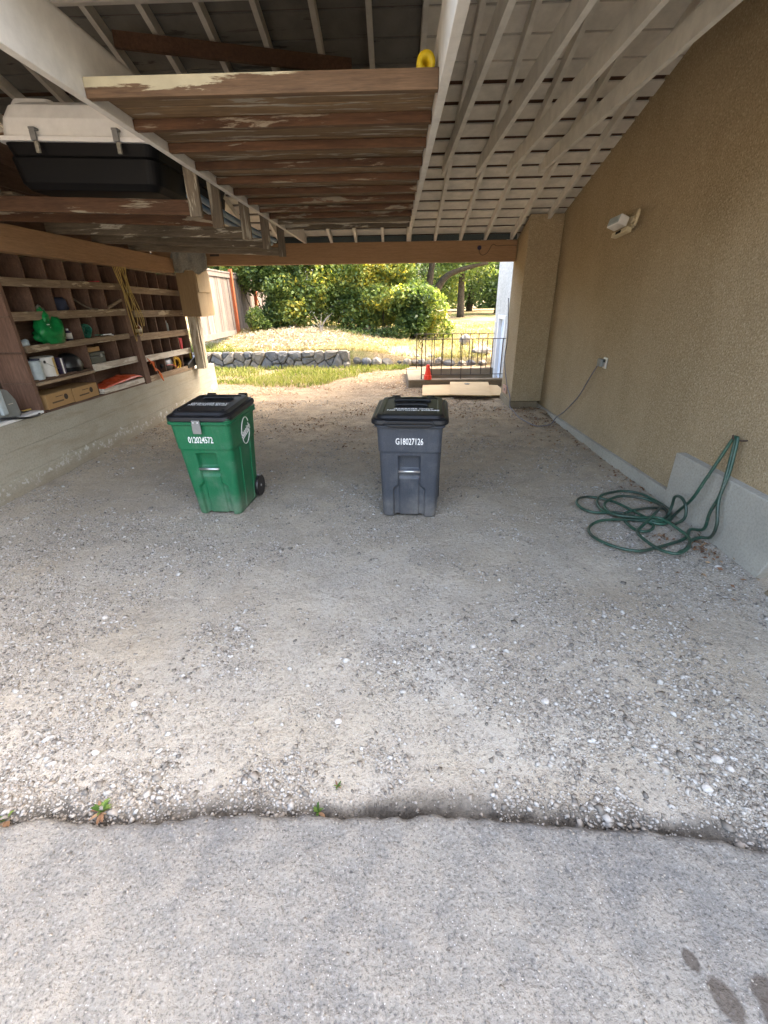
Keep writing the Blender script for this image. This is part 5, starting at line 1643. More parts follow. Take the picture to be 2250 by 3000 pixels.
MB().tube(spline(wp, 5), 0.004, 6).build('wire', 'print', t, smooth=True)
o = MB().prism([(-2.99, 2.385), (-2.84, 2.385), (-2.84, 2.415), (-2.99, 2.415)], 'Y', YB - 0.006, YB + 0.002).build('beam_slot', 'print')
tag(o, 'dark slot mark near the left end of the tan back beam', 'slot')

# ------------------------------------------------------------------ stairwell, railings, plywood, cone
t = thing('stairwell', 'brown concrete stairwell with raised curbs beside the white house wall', 'stairwell', (1.5, 10.6, 0))
o = Vector((1.5, 10.6, 0))
loc_mb(MB().box(0.30, 2.415, 9.72, 9.90, -1.3, 0.16), o).build('front_curb', 'curb', t, bevel=0.015)
loc_mb(MB().box(0.30, 0.80, 9.903, 11.36, -1.3, 0.155), o).build('side_curb', 'palecurb', t, bevel=0.015)
loc_mb(MB().box(0.30, 2.415, 11.363, 11.56, -1.3, 0.165), o).build('rear_curb', 'curb', t, bevel=0.015)
loc_mb(MB().box(0.80, 2.415, 9.90, 11.36, -1.32, -1.2), o).build('landing', 'curb', t)
for k in range(6):
    loc_mb(MB().box(0.802 + 0.26 * k, 0.80 + 0.26 * (k + 1), 9.905, 11.355, -1.199, -0.04 - 0.19 * (k + 1)), o).build('step', 'curb', t, bevel=0.008)

def railing(name, label, x0, x1, y, zt, zb, xs_, feet, scroll):
    t = thing(name, label, 'railing', (x0, y, 0), 0, 'iron railings round the stairwell')
    o = Vector((x0, y, 0))
    r = MB().box(x0 + (0.02 if scroll else 0.0), x1, y - 0.016, y + 0.016, zt - 0.006, zt + 0.006)
    loc_mb(r, o).build('top_rail', 'iron', t)
    loc_mb(MB().box(x0, x1, y - 0.010, y + 0.010, zb - 0.006, zb + 0.006), o).build('bottom_rail', 'iron', t)
    for i, x in enumerate(xs_):
        z0 = feet if i in (0, len(xs_) - 1) or i == 4 else zb + 0.005
        rr_ = 0.008 if i else 0.011
        loc_mb(MB().box(x - rr_, x + rr_, y - rr_ - 0.012, y + rr_ - 0.012, z0, zt - 0.0065), o).build('baluster', 'iron', t)
    if scroll:
        c = Vector((x0 - 0.02, y, zt - 0.10))
        pts = [Vector((x0 + 0.03, y, zt))]
        for j in range(22):
            a = R(90 + j * 24)
            rr_ = 0.10 - 0.0036 * j
            pts.append(c + Vector((rr_ * 0.62 * math.cos(a), 0, rr_ * math.sin(a))))
        loc_mb(MB().tube(pts, 0.0065, 6), o).build('scroll', 'iron', t, smooth=True)
    else:
        pts = [Vector((x0 + 0.02, y, zt)), Vector((x0 - 0.02, y, zt - 0.004)), Vector((x0 - 0.05, y, zt - 0.03)), Vector((x0 - 0.055, y, zt - 0.06))]
        loc_mb(MB().tube(pts, 0.0065, 6), o).build('rail_end', 'iron', t, smooth=True)
railing('iron_railing', 'nearer rusty iron railing with a scroll end behind the red cone', 0.58, 2.41, 9.82, 0.955, 0.25, [0.58 + 0.2085 * k for k in range(9)], 0.155, True)
railing('iron_railing', 'farther rusty iron railing on the rear curb of the stairwell', 0.55, 2.41, 11.46, 0.95, 0.27, [0.55 + 0.213 * k for k in range(9)], 0.16, False)

t = thing('traffic_cone', 'small red orange cone standing on the front curb of the stairwell', 'cone', (0.715, 9.79, 0.16))
MB().lathe([(0.085, 0.0), (0.078, 0.085), (0.066, 0.09), (0.034, 0.295), (0.028, 0.30), (0.0, 0.30)], (0, 0, 0), 24).build('cone_body', 'cone', t, smooth=False)
MB().lathe([(0.024, 0.299), (0.024, 0.3025), (0.0, 0.3026)], (0, 0, 0), 16).build('tip_opening', 'red', t)

o = MB().add([(0.53, 8.57, 0.040), (1.07, 8.60, 0.040), (1.20, 9.66, 0.05), (0.60, 9.64, 0.05), (0.53, 8.57, 0.058), (1.07, 8.60, 0.058), (1.20, 9.66, 0.068), (0.60, 9.64, 0.068)],
             [(0, 3, 2, 1), (4, 5, 6, 7), (0, 1, 5, 4), (1, 2, 6, 5), (2, 3, 7, 6), (3, 0, 4, 7)]).build('plywood_sheet', 'ply')
tag(o, 'pale plywood sheet on the ground, below the cone', 'plywood', 'plywood sheets by the stairwell')
t = thing('plywood_sheet', 'middle plywood sheet with a dark knot hole, overlapping the others', 'plywood', (1.45, 9.0, 0.05), 0, 'plywood sheets by the stairwell')
o = Vector((1.45, 9.0, 0.05))
loc_mb(MB().add([(1.04, 8.47, 0.068), (1.80, 8.36, 0.064), (1.97, 9.60, 0.105), (1.18, 9.66, 0.105), (1.04, 8.47, 0.086), (1.80, 8.36, 0.082), (1.97, 9.60, 0.123), (1.18, 9.66, 0.123)],
             [(0, 3, 2, 1), (4, 5, 6, 7), (0, 1, 5, 4), (1, 2, 6, 5), (2, 3, 7, 6), (3, 0, 4, 7)]), o).build('sheet', 'ply', t)
loc_mb(MB().prism([(1.50 + 0.055 * math.cos(a), 9.42 + 0.07 * math.sin(a)) for a in [2 * math.pi * j / 18 for j in range(18)]], 'Z', 0.112, 0.1205), o).build('knot_hole', 'black', t)
o = MB().add([(1.80, 8.55, 0.036), (2.01, 8.53, 0.036), (2.15, 9.0, 0.04), (2.16, 9.55, 0.045), (1.97, 9.60, 0.045), (1.80, 8.55, 0.054), (2.01, 8.53, 0.054), (2.15, 9.0, 0.058), (2.16, 9.55, 0.063), (1.97, 9.60, 0.063)],
             [(0, 4, 3, 2, 1), (5, 6, 7, 8, 9), (0, 1, 6, 5), (1, 2, 7, 6), (2, 3, 8, 7), (3, 4, 9, 8), (4, 0, 5, 9)]).build('plywood_sheet', 'ply')
tag(o, 'small plywood sheet on the ground, tucked against the pillar', 'plywood', 'plywood sheets by the stairwell')

# ------------------------------------------------------------------ stone walls of the garden
def clip(poly, nx, ny, c):
    out = []
    for i in range(len(poly)):
        a, b = poly[i], poly[(i + 1) % len(poly)]
        da, db = a[0] * nx + a[1] * ny - c, b[0] * nx + b[1] * ny - c
        if da <= 0:
            out.append(a)
        if (da < 0 < db) or (db < 0 < da):
            k_ = da / (da - db)
            out.append((a[0] + (b[0] - a[0]) * k_, a[1] + (b[1] - a[1]) * k_))
    return out
t = thing('stone_wall', 'low retaining wall of grey fieldstones in front of the garden', 'wall', (-3.5, 12.6, 0))
o = Vector((-3.5, 12.6, 0))
rs = random.Random(11)
seeds = []
for row in range(2):
    x = -5.6 + 0.11 * row
    while x < -1.1:
        seeds.append((x + rs.uniform(-0.07, 0.07), 0.12 + 0.25 * row + rs.uniform(-0.075, 0.075)))
        x += rs.uniform(0.24, 0.42)
for x in np.arange(-5.5, -1.2, 0.55):
    seeds.append((x + rs.uniform(-0.15, 0.15), 0.25 + rs.uniform(-0.08, 0.08)))
for i, (sx, sz) in enumerate(seeds):
    cell = [(-5.7, -0.08), (-1.22, -0.08), (-1.22, 0.50), (-5.7, 0.50)]
    for j, (qx, qz) in enumerate(seeds):
        if j == i:
            continue
        nx, nz = qx - sx, qz - sz
        cell = clip(cell, nx, nz, (qx * qx + qz * qz - sx * sx - sz * sz) / 2)
        if not cell:
            break
    if len(cell) < 3:
        continue
    cx = sum(p[0] for p in cell) / len(cell)
    cz = sum(p[1] for p in cell) / len(cell)
    ar = 0.5 * abs(sum(cell[k][0] * cell[(k + 1) % len(cell)][1] - cell[(k + 1) % len(cell)][0] * cell[k][1] for k in range(len(cell))))
    if ar < 0.006:
        continue
    q = []
    m = len(cell)
    for k in range(m):          # blunt the corners
        a, b, c = cell[k - 1], cell[k], cell[(k + 1) % m]
        q.append((b[0] + (a[0] - b[0]) * 0.18, b[1] + (a[1] - b[1]) * 0.18))
        q.append((b[0] + (c[0] - b[0]) * 0.18, b[1] + (c[1] - b[1]) * 0.18))
    dep = rs.uniform(0.02, 0.07)
    vs = []
    for (f_, y_) in ((0.975, 0.02), (0.97, -0.03), (0.86, -0.03 - dep * 0.7), (0.5, -0.03 - dep)):
        for (px, pz) in q:
            vs.append((cx + (px - cx) * f_ + rs.uniform(-0.006, 0.006), 12.62 + y_ + rs.uniform(-0.012, 0.012), cz + (pz - cz) * f_ + rs.uniform(-0.006, 0.006)))
    m = len(q)
    fs = [tuple(range(m))[::-1]] + [(a_ * m + k, a_ * m + (k + 1) % m, (a_ + 1) * m + (k + 1) % m, (a_ + 1) * m + k) for a_ in range(3) for k in range(m)] + [tuple(3 * m + k for k in range(m))]
    mb = MB().add(vs, fs)
    ctr = Vector((cx, 12.6, cz))
    loc_mb(mb, ctr)
    ob = mb.build('stone', 'rock', t)
    ob.location = ctr - o
loc_mb(MB().box(-5.7, -1.2, 12.63, 12.85, -0.1, 0.455), o).build('mortar_core', 'mortar', t)

def boulder(name, c, size, seed, parent=None, mat='rock'):
    vs, fs = [], []
    n = 7
    for i in range(n + 1):
        th = math.pi * i / n
        for j in range(12):
            ph = 2 * math.pi * j / 12
            d = (math.sin(th) * math.cos(ph), math.sin(th) * math.sin(ph), math.cos(th))
            q_ = 0.72 + 0.6 * float(fbm(np.array([d[0] * 1.6 + d[2] + seed * 3.1]), np.array([d[1] * 1.6 - d[2] * 0.7 + seed * 1.7]), seed, 3)[0])
            vs.append((d[0] * q_ * size[0], d[1] * q_ * size[1], d[2] * q_ * size[2]))
    for i in range(n):
        for j in range(12):
            fs.append((i * 12 + j, i * 12 + (j + 1) % 12, (i + 1) * 12 + (j + 1) % 12, (i + 1) * 12 + j))
    ob = MB().add(vs, fs).build(name, mat, parent)
    ob.location = c
    return ob
t = thing('stone_edging', 'loose line of grey boulders behind the path, up to the stairwell', 'stone edging', (0.5, 12.7, 0))
x = -1.02
k = 0
while x < 2.6:
    s_ = rs.uniform(0.11, 0.20)
    f_ = (x + 1.1) / 3.6
    boulder('boulder', (x - 0.5, rs.uniform(-0.05, 0.15), 0.20 - 0.10 * f_ + rs.uniform(-0.02, 0.03)), (s_, s_ * 0.8, s_ * rs.uniform(0.7, 1.0) * (1 - 0.25 * f_)), 50 + k, t)
    if rs.random() < 0.6:
        boulder('boulder', (x - 0.45, 0.22, 0.33 - 0.12 * f_), (s_ * 0.8, s_ * 0.7, s_ * 0.55), 90 + k, t)
    x += s_ * 1.75
    k += 1
for i, (c, s_, lab) in enumerate((((2.09, 14.0, 0.60), (0.17, 0.15, 0.16), 'pale boulder on the dry lawn seen through the railing'),
                                  ((2.45, 13.1, 0.40), (0.26, 0.2, 0.10), 'flat pale stone beside the white house wall'))):
    ob = boulder('boulder', c, s_, 130 + i)
    ob.data.materials.clear()
    ob.data.materials.append(M['mortar'])
    tag(ob, lab, 'boulder')

# ------------------------------------------------------------------ fence
t = thing('wooden_fence', 'weathered grey cedar fence with a red brown post, along the garden', 'fence', (-5.05, 14.5, 0.8))
o = Vector((-5.05, 14.5, 0.8))
pb = MB().box(-0.01, 0.01, -0.069, 0.069, 0, 1.72).build('fence_board', 'cedar', t)
y = 11.9
k = 0
while y < 19.5:
    b_ = pb if k == 0 else place(pb, t, (0, 0, 0))
    b_.location = (rs.uniform(-0.006, 0.006), y - o.y, 0.03 + rs.uniform(-0.01, 0.01))
    b_.rotation_euler = (rs.uniform(-0.006, 0.006), 0, rs.uniform(-0.03, 0.03))
    y += 0.144
    k += 1
loc_mb(MB().box(-5.10, -4.99, 11.8, 19.6, 2.50, 2.54), o).build('cap_rail', 'cedar', t)
loc_mb(MB().box(-5.036, -5.005, 11.8, 19.6, 2.38, 2.495), o).build('top_board', 'cedar', t)
loc_mb(MB().box(-5.036, -5.005, 11.8, 15.1, 0.78, 0.92), o).build('bottom_board', 'cedar', t)
for yy in (15.25, 17.7):
    loc_mb(MB().box(-5.036, -4.95, yy - 0.05, yy + 0.05, 0.6, 2.62 if yy == 15.25 else 2.49), o).build('fence_post', 'redpost', t)

# ------------------------------------------------------------------ leaves, bushes, trees
def leaf_mesh(name, P, S, tone, mat, parent, flat=0.35, ratio=0.62):
    """one folded leaf (two triangles) at each point"""
    n = len(P)
    nrm = rng.normal(size=(n, 3))
    nrm[:, 2] = np.abs(nrm[:, 2]) + flat
    nrm /= np.linalg.norm(nrm, axis=1)[:, None]
    a = rng.normal(size=(n, 3))
    a -= nrm * (a * nrm).sum(1)[:, None]
    a /= np.linalg.norm(a, axis=1)[:, None]
    b = np.cross(nrm, a)
    S = S[:, None]
    V = np.stack([P - a * S * 0.5, P + b * S * ratio * 0.5 + nrm * S * 0.10, P + a * S * 0.5, P - b * S * ratio * 0.5 + nrm * S * 0.10], 1)
    i = (np.arange(n) * 4)[:, None]
    F = np.concatenate([i + np.array([0, 1, 2]), i + np.array([0, 2, 3])], 1).reshape(-1, 3)
    ob = npmesh(name, V.reshape(-1, 3), F, mat, parent, np.repeat(np.clip(tone, 0, 1), 2))
    ob['kind'] = 'stuff'
    return ob

def clumps(n, blobs, seed, inner=0.5):
    """points in the shells of many lobes"""
    bl = np.array(blobs, float)
    wts = bl[:, 3] * bl[:, 4] + bl[:, 3] * bl[:, 5]
    k_ = rng.choice(len(bl), n, p=wts / wts.sum())
    d = rng.normal(size=(n, 3))
    d /= np.linalg.norm(d, axis=1)[:, None]
    r = (inner + (1 - inner) * rng.random(n) ** 0.5)
    q_ = 0.75 + 0.55 * fbm(d[:, 0] * 2.2 + k_ * 3.7, d[:, 1] * 2.2 + d[:, 2] * 2.0 + seed, seed, 3)
    return bl[k_, :3] + d * (r * q_)[:, None] * bl[k_, 3:6], k_

def bush(name, label, c, blobs, n, size, ybias, group, seed, stems=6, mat='leaf', floor=None):
    t = thing(name, label, 'bush', c, 0, group)
    P, k_ = clumps(n, blobs, seed)
    w_ = P + np.array(c)
    gzv = tz(w_[:, 0], w_[:, 1]) - c[2]
    keep = P[:, 2] > gzv + 0.02
    P = P[keep]
    w_ = w_[keep]
    nz_ = fbm(w_[:, 0] * 1.1 + w_[:, 1] * 0.6, w_[:, 2] * 1.3 + seed, 61, 3)
    tone = 0.38 + ybias * 0.35 + 0.20 * rng.normal(size=len(P)) + (nz_ - 0.5) * 1.25
    S = size * rng.uniform(0.6, 1.3, len(P))
    leaf_mesh('foliage', P, S, tone, mat, t)
    mb = MB()
    for i in range(stems):
        a = rs.uniform(0, 6.28)
        b0 = Vector((rs.uniform(-0.25, 0.25), rs.uniform(-0.2, 0.2), 0))
        bl = blobs[i % len(blobs)]
        e = Vector(bl[:3]) + Vector((rs.uniform(-1, 1) * bl[3] * 0.5, rs.uniform(-1, 1) * bl[4] * 0.5, rs.uniform(0.0, 0.7) * bl[5]))
        m_ = (b0 + e) * 0.5 + Vector((rs.uniform(-0.2, 0.2), rs.uniform(-0.2, 0.2), 0.2))
        pts = spline([b0, m_, e], 4)
        mb.tube(pts, [0.02 - 0.015 * j / (len(pts) - 1) for j in range(len(pts))], 5)
    mb.build('stems', 'bark', t, smooth=True)
    return t
hg = 'bushes at the back of the garden'
def lobes(n, rx_, ry_, z0, z1, r0, r1, seed):
    q_ = random.Random(seed)
    return [(q_.uniform(-rx_, rx_), q_.uniform(-ry_, ry_), q_.uniform(z0, z1), q_.uniform(r0, r1), q_.uniform(r0, r1) * 0.9, q_.uniform(r0, r1) * 0.85) for _ in range(n)]
gy = lambda x_, y_: float(tz(np.array([x_]), np.array([y_]))[0])
spec = [(-4.35, 16.4, 'dark green bush growing against the end of the cedar fence', 0.05, 10), (-3.1, 16.5, 'tall mixed green bush behind the dry straw heap', 0.25, 12),
        (-1.8, 16.8, 'yellow green bush behind the bare grey twigs', 0.42, 12), (-0.55, 16.6, 'green and yellow bush with glowing gaps near the ground', 0.40, 12)]
for i, (x, y, lab, yb_, nb) in enumerate(spec):
    bush('leafy_bush', lab, (x, y, gy(x, y)), lobes(nb + 4, 0.75, 0.5, 0.2, 2.7, 0.42, 0.8, 100 + i), 11000, 0.125, yb_, hg, 7 + i)
bush('leafy_bush', 'rounded bush with yellow patches at the open end of the hedge', (0.75, 16.0, gy(0.75, 16.0)), lobes(15, 0.75, 0.45, 0.15, 1.35, 0.34, 0.6, 205), 11000, 0.125, 0.22, hg, 17)
bush('leafy_bush', 'taller green bush between the yellow bush and the forked tree', (-0.05, 17.4, gy(0, 17.4)), lobes(12, 0.7, 0.5, 0.6, 2.4, 0.4, 0.75, 209), 8000, 0.125, 0.35, hg, 19)
bush('ivy_patch', 'low dark green creeper at the foot of the bushes', (-0.6, 15.5, gy(-0.6, 15.5)), [(-0.5, 0, 0.05, 0.6, 0.3, 0.16), (0.1, 0, 0.08, 0.6, 0.3, 0.2), (0.7, 0.05, 0.1, 0.5, 0.3, 0.22), (-1.2, 0.3, 0.1, 0.5, 0.3, 0.16)], 3500, 0.07, -0.35, hg, 23, 3)
bush('leafy_shrub', 'small bright green shrub at the foot of the fence', (-4.45, 15.35, gy(-4.45, 15.35)), [(0, 0, 0.35, 0.3, 0.25, 0.35), (0.2, 0.1, 0.2, 0.3, 0.2, 0.2)], 1500, 0.09, 0.15, hg, 29, 3)

def tree(name, label, c, trunk, limbs, blobs, n, size, ybias, seed, group='trees beyond the garden'):
    t = thing(name, label, 'tree', c, 0, group)
    mb = MB()
    pts = spline(trunk[0], 5)
    r0, r1 = trunk[1]
    mb.tube(pts, [r0 + (r1 - r0) * j / (len(pts) - 1) for j in range(len(pts))], 10)
    mb.build('trunk', 'bark', t, smooth=True)
    for (lp_, a, b) in limbs:
        pts = spline(lp_, 5)
        MB().tube(pts, [a + (b - a) * j / (len(pts) - 1) for j in range(len(pts))], 8).build('limb', 'bark', t, smooth=True)
    P, k_ = clumps(n, blobs, seed, 0.35)
    w_ = P + np.array(c)
    nz_ = fbm(w_[:, 0] * 0.9 + w_[:, 1] * 0.5, w_[:, 2] * 1.1 + seed, 71, 3)
    tone = 0.25 + ybias * 0.35 + 0.16 * rng.normal(size=len(P)) + (nz_ - 0.5) * 1.0
    leaf_mesh('crown', P, size * rng.uniform(0.6, 1.3, len(P)), tone, 'leaf', t)
    return t
c = (1.28, 17.7, gy(1.28, 17.7))
bl = [(x, y, z, 0.9, 0.8, 0.7) for x, y, z in [(-1.3, 0.2, 2.9), (-0.4, 0.5, 3.3), (0.6, 0.3, 3.2), (1.5, 0.2, 3.0), (0.2, -0.3, 3.9), (-0.9, 0.8, 3.8), (1.2, 0.9, 3.8), (2.2, 0.5, 3.2), (-2.0, 0.5, 3.4), (-0.6, 1.2, 2.3)]]
tree('forked_tree', 'old mossy tree forking into several limbs above the bushes', c, ([(0.02, 0, -0.1), (0.0, 0, 0.6), (-0.05, 0, 1.25), (0.1, 0.1, 2.6), (0.2, 0.1, 3.4)], (0.21, 0.06)),
     [([(-0.02, 0, 1.1), (-0.45, 0.05, 1.55), (-1.0, 0.1, 2.0), (-1.8, 0.3, 2.6)], 0.13, 0.05), ([(0.05, 0, 1.15), (0.35, -0.05, 1.65), (0.65, -0.05, 1.95), (1.25, 0.0, 2.15), (2.0, 0.1, 2.3)], 0.15, 0.05),
      ([(-0.45, 0.05, 1.5), (-0.85, 0.0, 2.1), (-0.9, 0.1, 3.0)], 0.08, 0.04)], bl, 9000, 0.12, 0.30, 37)
c = (3.35, 24.5, gy(3.35, 24.5))
bl = [(0.4 * math.sin(k * 2.1), 0.3 * math.cos(k * 1.3), 2.1 + 0.5 * k, 1.9 - 0.12 * k, 1.7 - 0.1 * k, 0.45) for k in range(11)]
tree('straight_tree', 'straight dark trunked tree at the far edge of the lawn', c, ([(0, 0, -0.1), (-0.03, 0, 1.5), (-0.05, 0, 4.0), (0, 0, 8.0)], (0.20, 0.05)), [], bl, 9000, 0.16, 0.05, 41)
for i, (x, y, lab, yb_, h_) in enumerate(((5.6, 26.5, 'dark conifer with low blue green boughs beside the house wall', -0.55, 6), (4.6, 30.0, 'dense green tree at the far end of the lawn', -0.05, 6.5), (1.8, 28.5, 'yellow green tree glowing behind the forked tree', 0.55, 6),
                                          (-1.2, 25.5, 'tall green tree behind the middle of the hedge', 0.2, 6), (-4.6, 24.0, 'tall green tree behind the cedar fence', 0.1, 6.5), (7.8, 31, 'dark green tree farthest along the lawn', -0.25, 7))):
    q_ = random.Random(300 + i)
    c = (x, y, gy(x, y))
    bl = []
    for k in range(16):
        z = 0.7 + (h_ - 1.2) * k / 15
        rr_ = (1.0 + 0.9 * math.sin(math.pi * min(1, (k + 3) / 17)))
        bl.append((q_.uniform(-1, 1) * rr_ * 0.8, q_.uniform(-1, 1) * rr_ * 0.5, z, q_.uniform(0.7, 1.2), q_.uniform(0.7, 1.1), q_.uniform(0.45, 0.8)))
    tree('leafy_tree' if i else 'conifer_tree', lab, c, ([(0, 0, -0.1), (0.1, 0, 1.5), (0.0, 0.1, 3.2), (0.05, 0, h_ - 1)], (0.2, 0.05)), [([(0.05, 0, 1.4), (0.6, 0.1, 2.3), (1.2, 0.1, 3.0)], 0.09, 0.03), ([(0.05, 0, 1.8), (-0.6, 0.1, 2.6), (-1.1, 0.1, 3.4)], 0.08, 0.03)], bl, 8500, 0.17, yb_, 47 + i)

n = 26000
x = rng.uniform(-34, 34, n)
y = 38 + 3 * rng.random(n)
z = 0.9 + 9.5 * rng.random(n) * (0.55 + 0.45 * fbm(x * 0.35, x * 0 + 4, 55, 3))
ob = leaf_mesh('treeline', np.stack([x, y, z], 1), rng.uniform(0.35, 0.8, n), 0.25 + 0.16 * rng.normal(size=n) + 0.9 * (fbm(x * 0.4, z * 0.4, 57, 3) - 0.5), 'leaf', None)
tag(ob, 'mass of green trees far behind the garden', None, kind='stuff')

# neighbour's house glimpsed between the leaves
t = thing('neighbour_house', 'cream house with a dark window glimpsed over the hedge', 'house', (-2.2, 33, 1.0))
MB().box(-5, 4, 0, 6, -0.5, 5).build('wall', 'whitestucco', t)
for wx_ in (-3.2, 1.3):
    f_ = MB().box(wx_, wx_ + 1.3, -0.06, 0.02, 2.3, 3.5).build('window', 'white', t)
    MB().box(wx_ + 0.08, wx_ + 1.22, -0.07, -0.05, 2.38, 3.42).build('pane', 'casebase', f_)
MB().prism([(-0.6, 5.002), (6.6, 5.002), (3, 6.6)], 'X', -5.5, 4.5).build('roof', 'cover', t)

# bare twigs by the straw heap
t = thing('dead_shrub', 'bare grey twigs sticking up behind the straw heap', 'dead shrub', (-2.3, 15.0, gy(-2.3, 15.0)))
for k in range(9):
    a = rs.uniform(-0.9, 0.9)
    h_ = rs.uniform(0.3, 0.62)
    pts = spline([(rs.uniform(-0.08, 0.08), rs.uniform(-0.05, 0.05), -0.05), (a * 0.2 * h_, 0.0, h_ * 0.55), (a * 0.75 * h_, rs.uniform(-0.1, 0.1), h_)], 4)
    MB().tube(pts, [0.013 - 0.009 * j / (len(pts) - 1) for j in range(len(pts))], 5).build('twig', 'mortar', t)

# ------------------------------------------------------------------ grass, straw, litter
def blades(name, label, P, h, tone, mat, wdt=0.006, lean=0.5):
    n = len(P)
    a = rng.random(n) * 2 * np.pi
    d = np.stack([np.cos(a), np.sin(a), np.zeros(n)], 1)
    s_ = np.stack([-np.sin(a), np.cos(a), np.zeros(n)], 1)
    ln = (lean * rng.random(n) * h)[:, None]
    up = np.array([0, 0, 1.0])
    wv = (wdt * rng.uniform(0.6, 1.4, n))[:, None]
    V = np.stack([P - s_ * wv, P + s_ * wv, P + up * (h * 0.6)[:, None] + d * ln * 0.35 + s_ * wv * 0.6, P + up * h[:, None] + d * ln], 1)
    i = (np.arange(n) * 4)[:, None]
    F = np.concatenate([i + np.array([0, 1, 2]), i + np.array([0, 2, 3])], 1).reshape(-1, 3)
    ob = npmesh(name, V.reshape(-1, 3), F, mat, None, np.repeat(np.clip(tone, 0, 1), 2))
    return tag(ob, label, None, kind='stuff')
# green patch in front of the stone wall
n = 22000
x = rng.uniform(-5.6, 0.5, n)
y = rng.uniform(9.3, 12.55, n)
lim_ = 9.75 + 0.55 * sstep(-2.2, -3.6, x) + 1.3 * sstep(-1.9, -1.0, x) + 0.5 * (fbm(x * 2.3, y * 0 + 2, 3) - 0.5)
m = (y > lim_) & (rng.random(n) < sstep(0.30, 0.50, fbm(x * 1.8, y * 1.8, 87)) * 0.9 + 0.1) & (x < -0.9 + 1.3 * sstep(11.6, 12.3, y))
x, y = x[m], y[m]
blades('grass', 'patch of short yellow green grass in front of the stone wall', np.stack([x, y, gz(x, y)], 1), rng.uniform(0.04, 0.13, len(x)), 0.38 + 0.2 * rng.normal(size=len(x)) + 0.7 * (fbm(x * 1.3, y * 1.3, 88) - 0.5), 'grass', 0.007, 0.9)
n = 42000
x = rng.uniform(-6.5, 4.5, n)
y = 12.75 + 9 * rng.random(n) ** 1.7
m = (np.exp(-((x + 2.9) / 1.5) ** 2 - ((y - 14.2) / 0.9) ** 2) < 0.6) & (rng.random(n) < sstep(0.32, 0.55, fbm(x * 1.5, y * 1.5, 91)) * 0.9 + 0.1)
x, y = x[m], y[m]
grn_ = sstep(-3.6, -4.4, x) * sstep(14.2, 13.4, y)
blades('dry_grass', 'dry straw coloured lawn grass with green tufts', np.stack([x, y, tz(x, y)], 1), rng.uniform(0.04, 0.12, len(x)), 0.80 - 0.45 * grn_ + 0.25 * np.exp(-((x + 2.6) / 1.6) ** 2 - ((y - 14.0) / 1.2) ** 2) + 0.16 * rng.normal(size=len(x)) + 0.55 * (fbm(x * 0.8, y * 0.8, 92) - 0.5), 'grass', 0.008, 1.2)
# straw heap
n = 9000
x = -2.9 + 1.25 * rng.normal(size=n) * 0.8
y = 14.1 + 0.55 * rng.normal(size=n)
z = tz(x, y) + 0.02 + 0.10 * rng.random(n) * np.exp(-((x + 2.9) / 1.6) ** 2)
leaf_mesh_p = np.stack([x, y, z], 1)
ob = leaf_mesh('straw_heap', leaf_mesh_p, rng.uniform(0.08, 0.22, n), 0.70 + 0.26 * rng.normal(size=n), 'straw', None, 0.6, 0.13)
tag(ob, 'heap of pale dry straw and cuttings on the garden edge', None, kind='stuff')
# leaf and straw litter on the path
n = 16000
x = rng.uniform(-4.3, 2.2, n)
y = 4.8 + 6.9 * rng.random(n) ** 0.75
m = (rng.random(n) < sstep(0.35, 0.62, fbm(x * 1.6, y * 1.6, 95)) * sstep(4.4, 7.6, y)) & ~((x > 0.25) & (y > 9.6)) & ((x > -3.5) | (y > 9.2))
x, y = x[m], y[m]
ob = leaf_mesh('leaf_litter', np.stack([x, y, gz(x, y) + 0.008], 1), rng.uniform(0.02, 0.06, len(x)), 0.55 + 0.28 * rng.normal(size=len(x)), 'litter', None, 2.0, 0.4)
tag(ob, 'dead leaves and twigs littering the soil at the rear opening', None, kind='stuff')
px, py, ps = [], [], []
for (cx, cy, rx_, ry_, nn) in ((2.27, 2.90, 0.05, 0.10, 60), (2.20, 6.85, 0.15, 0.35, 160), (2.05, 3.08, 0.06, 0.06, 18), (2.36, 4.3, 0.05, 0.30, 50), (2.36, 5.4, 0.04, 0.4, 50), (2.25, 3.0, 0.12, 0.3, 18), (-3.35, 7.5, 0.15, 1.0, 60), (2.1, 2.4, 0.2, 0.3, 16)):
    px.append(cx + rx_ * rng.normal(size=nn)); py.append(cy + ry_ * rng.normal(size=nn))
x, y = np.minimum(np.concatenate(px), 2.40), np.concatenate(py)
ob = leaf_mesh('fallen_leaves', np.stack([x, y, gz(x, y) + 0.014], 1), rng.uniform(0.02, 0.05, len(x)), 0.30 + 0.28 * rng.normal(size=len(x)), 'litter', None, 1.6, 0.5)
tag(ob, 'small drifts of red brown fallen leaves along the stucco wall', None, kind='stuff')

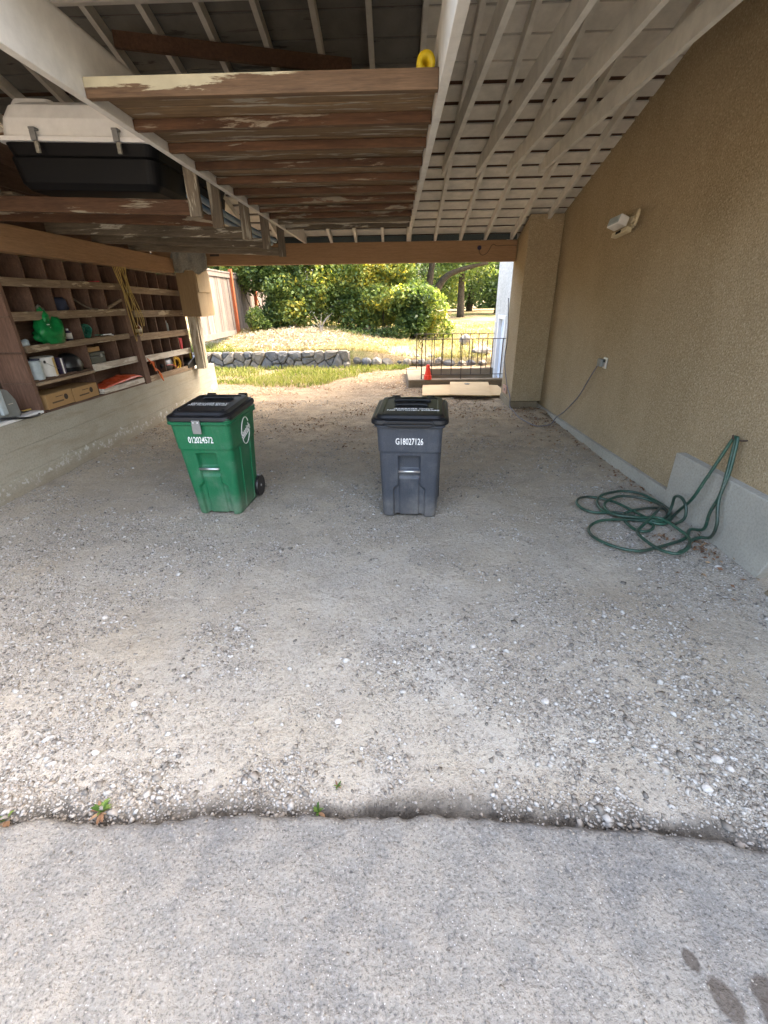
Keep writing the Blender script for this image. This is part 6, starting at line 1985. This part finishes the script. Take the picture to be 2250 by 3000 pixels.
# ------------------------------------------------------------------ weeds in the crack, bigger stones
def weed(label, x, y, n, s_, spread, dead):
    z = float(gz(np.array([x]), np.array([y]))[0])
    t = thing('weed', label, 'weed', (x, y, z), 0, 'weeds in the crack of the driveway')
    def blade_leaf(a, L, w_, lift, nm, mat, tn):
        pts = []
        m_ = 6
        V, F = [], []
        for j in range(m_ + 1):
            u = j / m_
            wd = w_ * math.sin(math.pi * min(0.97, 0.12 + 0.85 * u))
            r_ = L * u
            z_ = lift * L * math.sin(u * 1.9) + 0.002
            for sd_ in (-1, 0, 1):
                V.append((math.cos(a) * r_ - math.sin(a) * wd * sd_, math.sin(a) * r_ + math.cos(a) * wd * sd_, z_ + abs(sd_) * wd * 0.35))
        for j in range(m_):
            for q_ in (0, 1):
                F.append((j * 3 + q_, j * 3 + q_ + 1, (j + 1) * 3 + q_ + 1, (j + 1) * 3 + q_))
        npmesh(nm, V, F, mat, t, np.full(len(F), tn), True)
    for k in range(n):
        a = rs.uniform(0, 6.28)
        blade_leaf(a, s_ * rs.uniform(0.6, 1.2), s_ * rs.uniform(0.13, 0.22), rs.uniform(0.3, 0.9), 'leaf', 'weed', rs.uniform(0.1, 1.0))
    for k in range(dead):
        a = rs.uniform(0, 6.28)
        blade_leaf(a, s_ * rs.uniform(0.8, 1.5), s_ * rs.uniform(0.12, 0.25), rs.uniform(0.05, 0.2), 'dead_leaf', 'litter', rs.uniform(0.25, 0.8))
weed('largest weed in the crack, green leaves among brown dead ones', -1.118, 1.005, 12, 0.036, 0.05, 12)
weed('small weed with one pale pink dead leaf lying beside it', -0.298, 1.025, 8, 0.026, 0.03, 3)
weed('dark flat weed at the edge of the asphalt, right of the pink leaf', -0.137, 0.985, 6, 0.026, 0.03, 3)
weed('tiny weed growing in the gravel just above the crack', -0.231, 1.107, 8, 0.018, 0.02, 2)
weed('weed half out of the picture at the left end of the crack', -1.47, 0.975, 7, 0.034, 0.03, 6)
SL = [(1.314, 1.225, 0.030, 'rusty brown stone standing up in the gravel at the right edge'), (1.345, 1.19, 0.022, 'pale chipped stone beside the rusty brown stone'), (1.205, 1.110, 0.026, 'flat grey stone half sunk in the gravel near the asphalt edge'),
      (-0.26, 1.395, 0.022, 'lone pale stone in the middle of the gravel'), (-1.235, 1.475, 0.026, 'pale pointed stone in the gravel, second nearest on the left'), (-1.275, 1.23, 0.024, 'pale stone in the gravel nearest the largest weed'),
      (0.70, 1.50, 0.024, 'whitish stone in the gravel on the near right'), (0.42, 1.86, 0.020, 'small pale stone in the middle distance of the gravel'), (-1.75, 2.10, 0.026, 'pale stone in the gravel toward the concrete wall')]
for i, (x, y, s_, lab) in enumerate(SL):
    ob = boulder('stone', (x, y, float(gz(np.array([x]), np.array([y]))[0]) + s_ * 0.25), (s_ * 0.75, s_ * 0.62, s_ * 0.5), 160 + i, None, 'palestone')
    tag(ob, lab, 'stone', 'larger stones in the gravel')
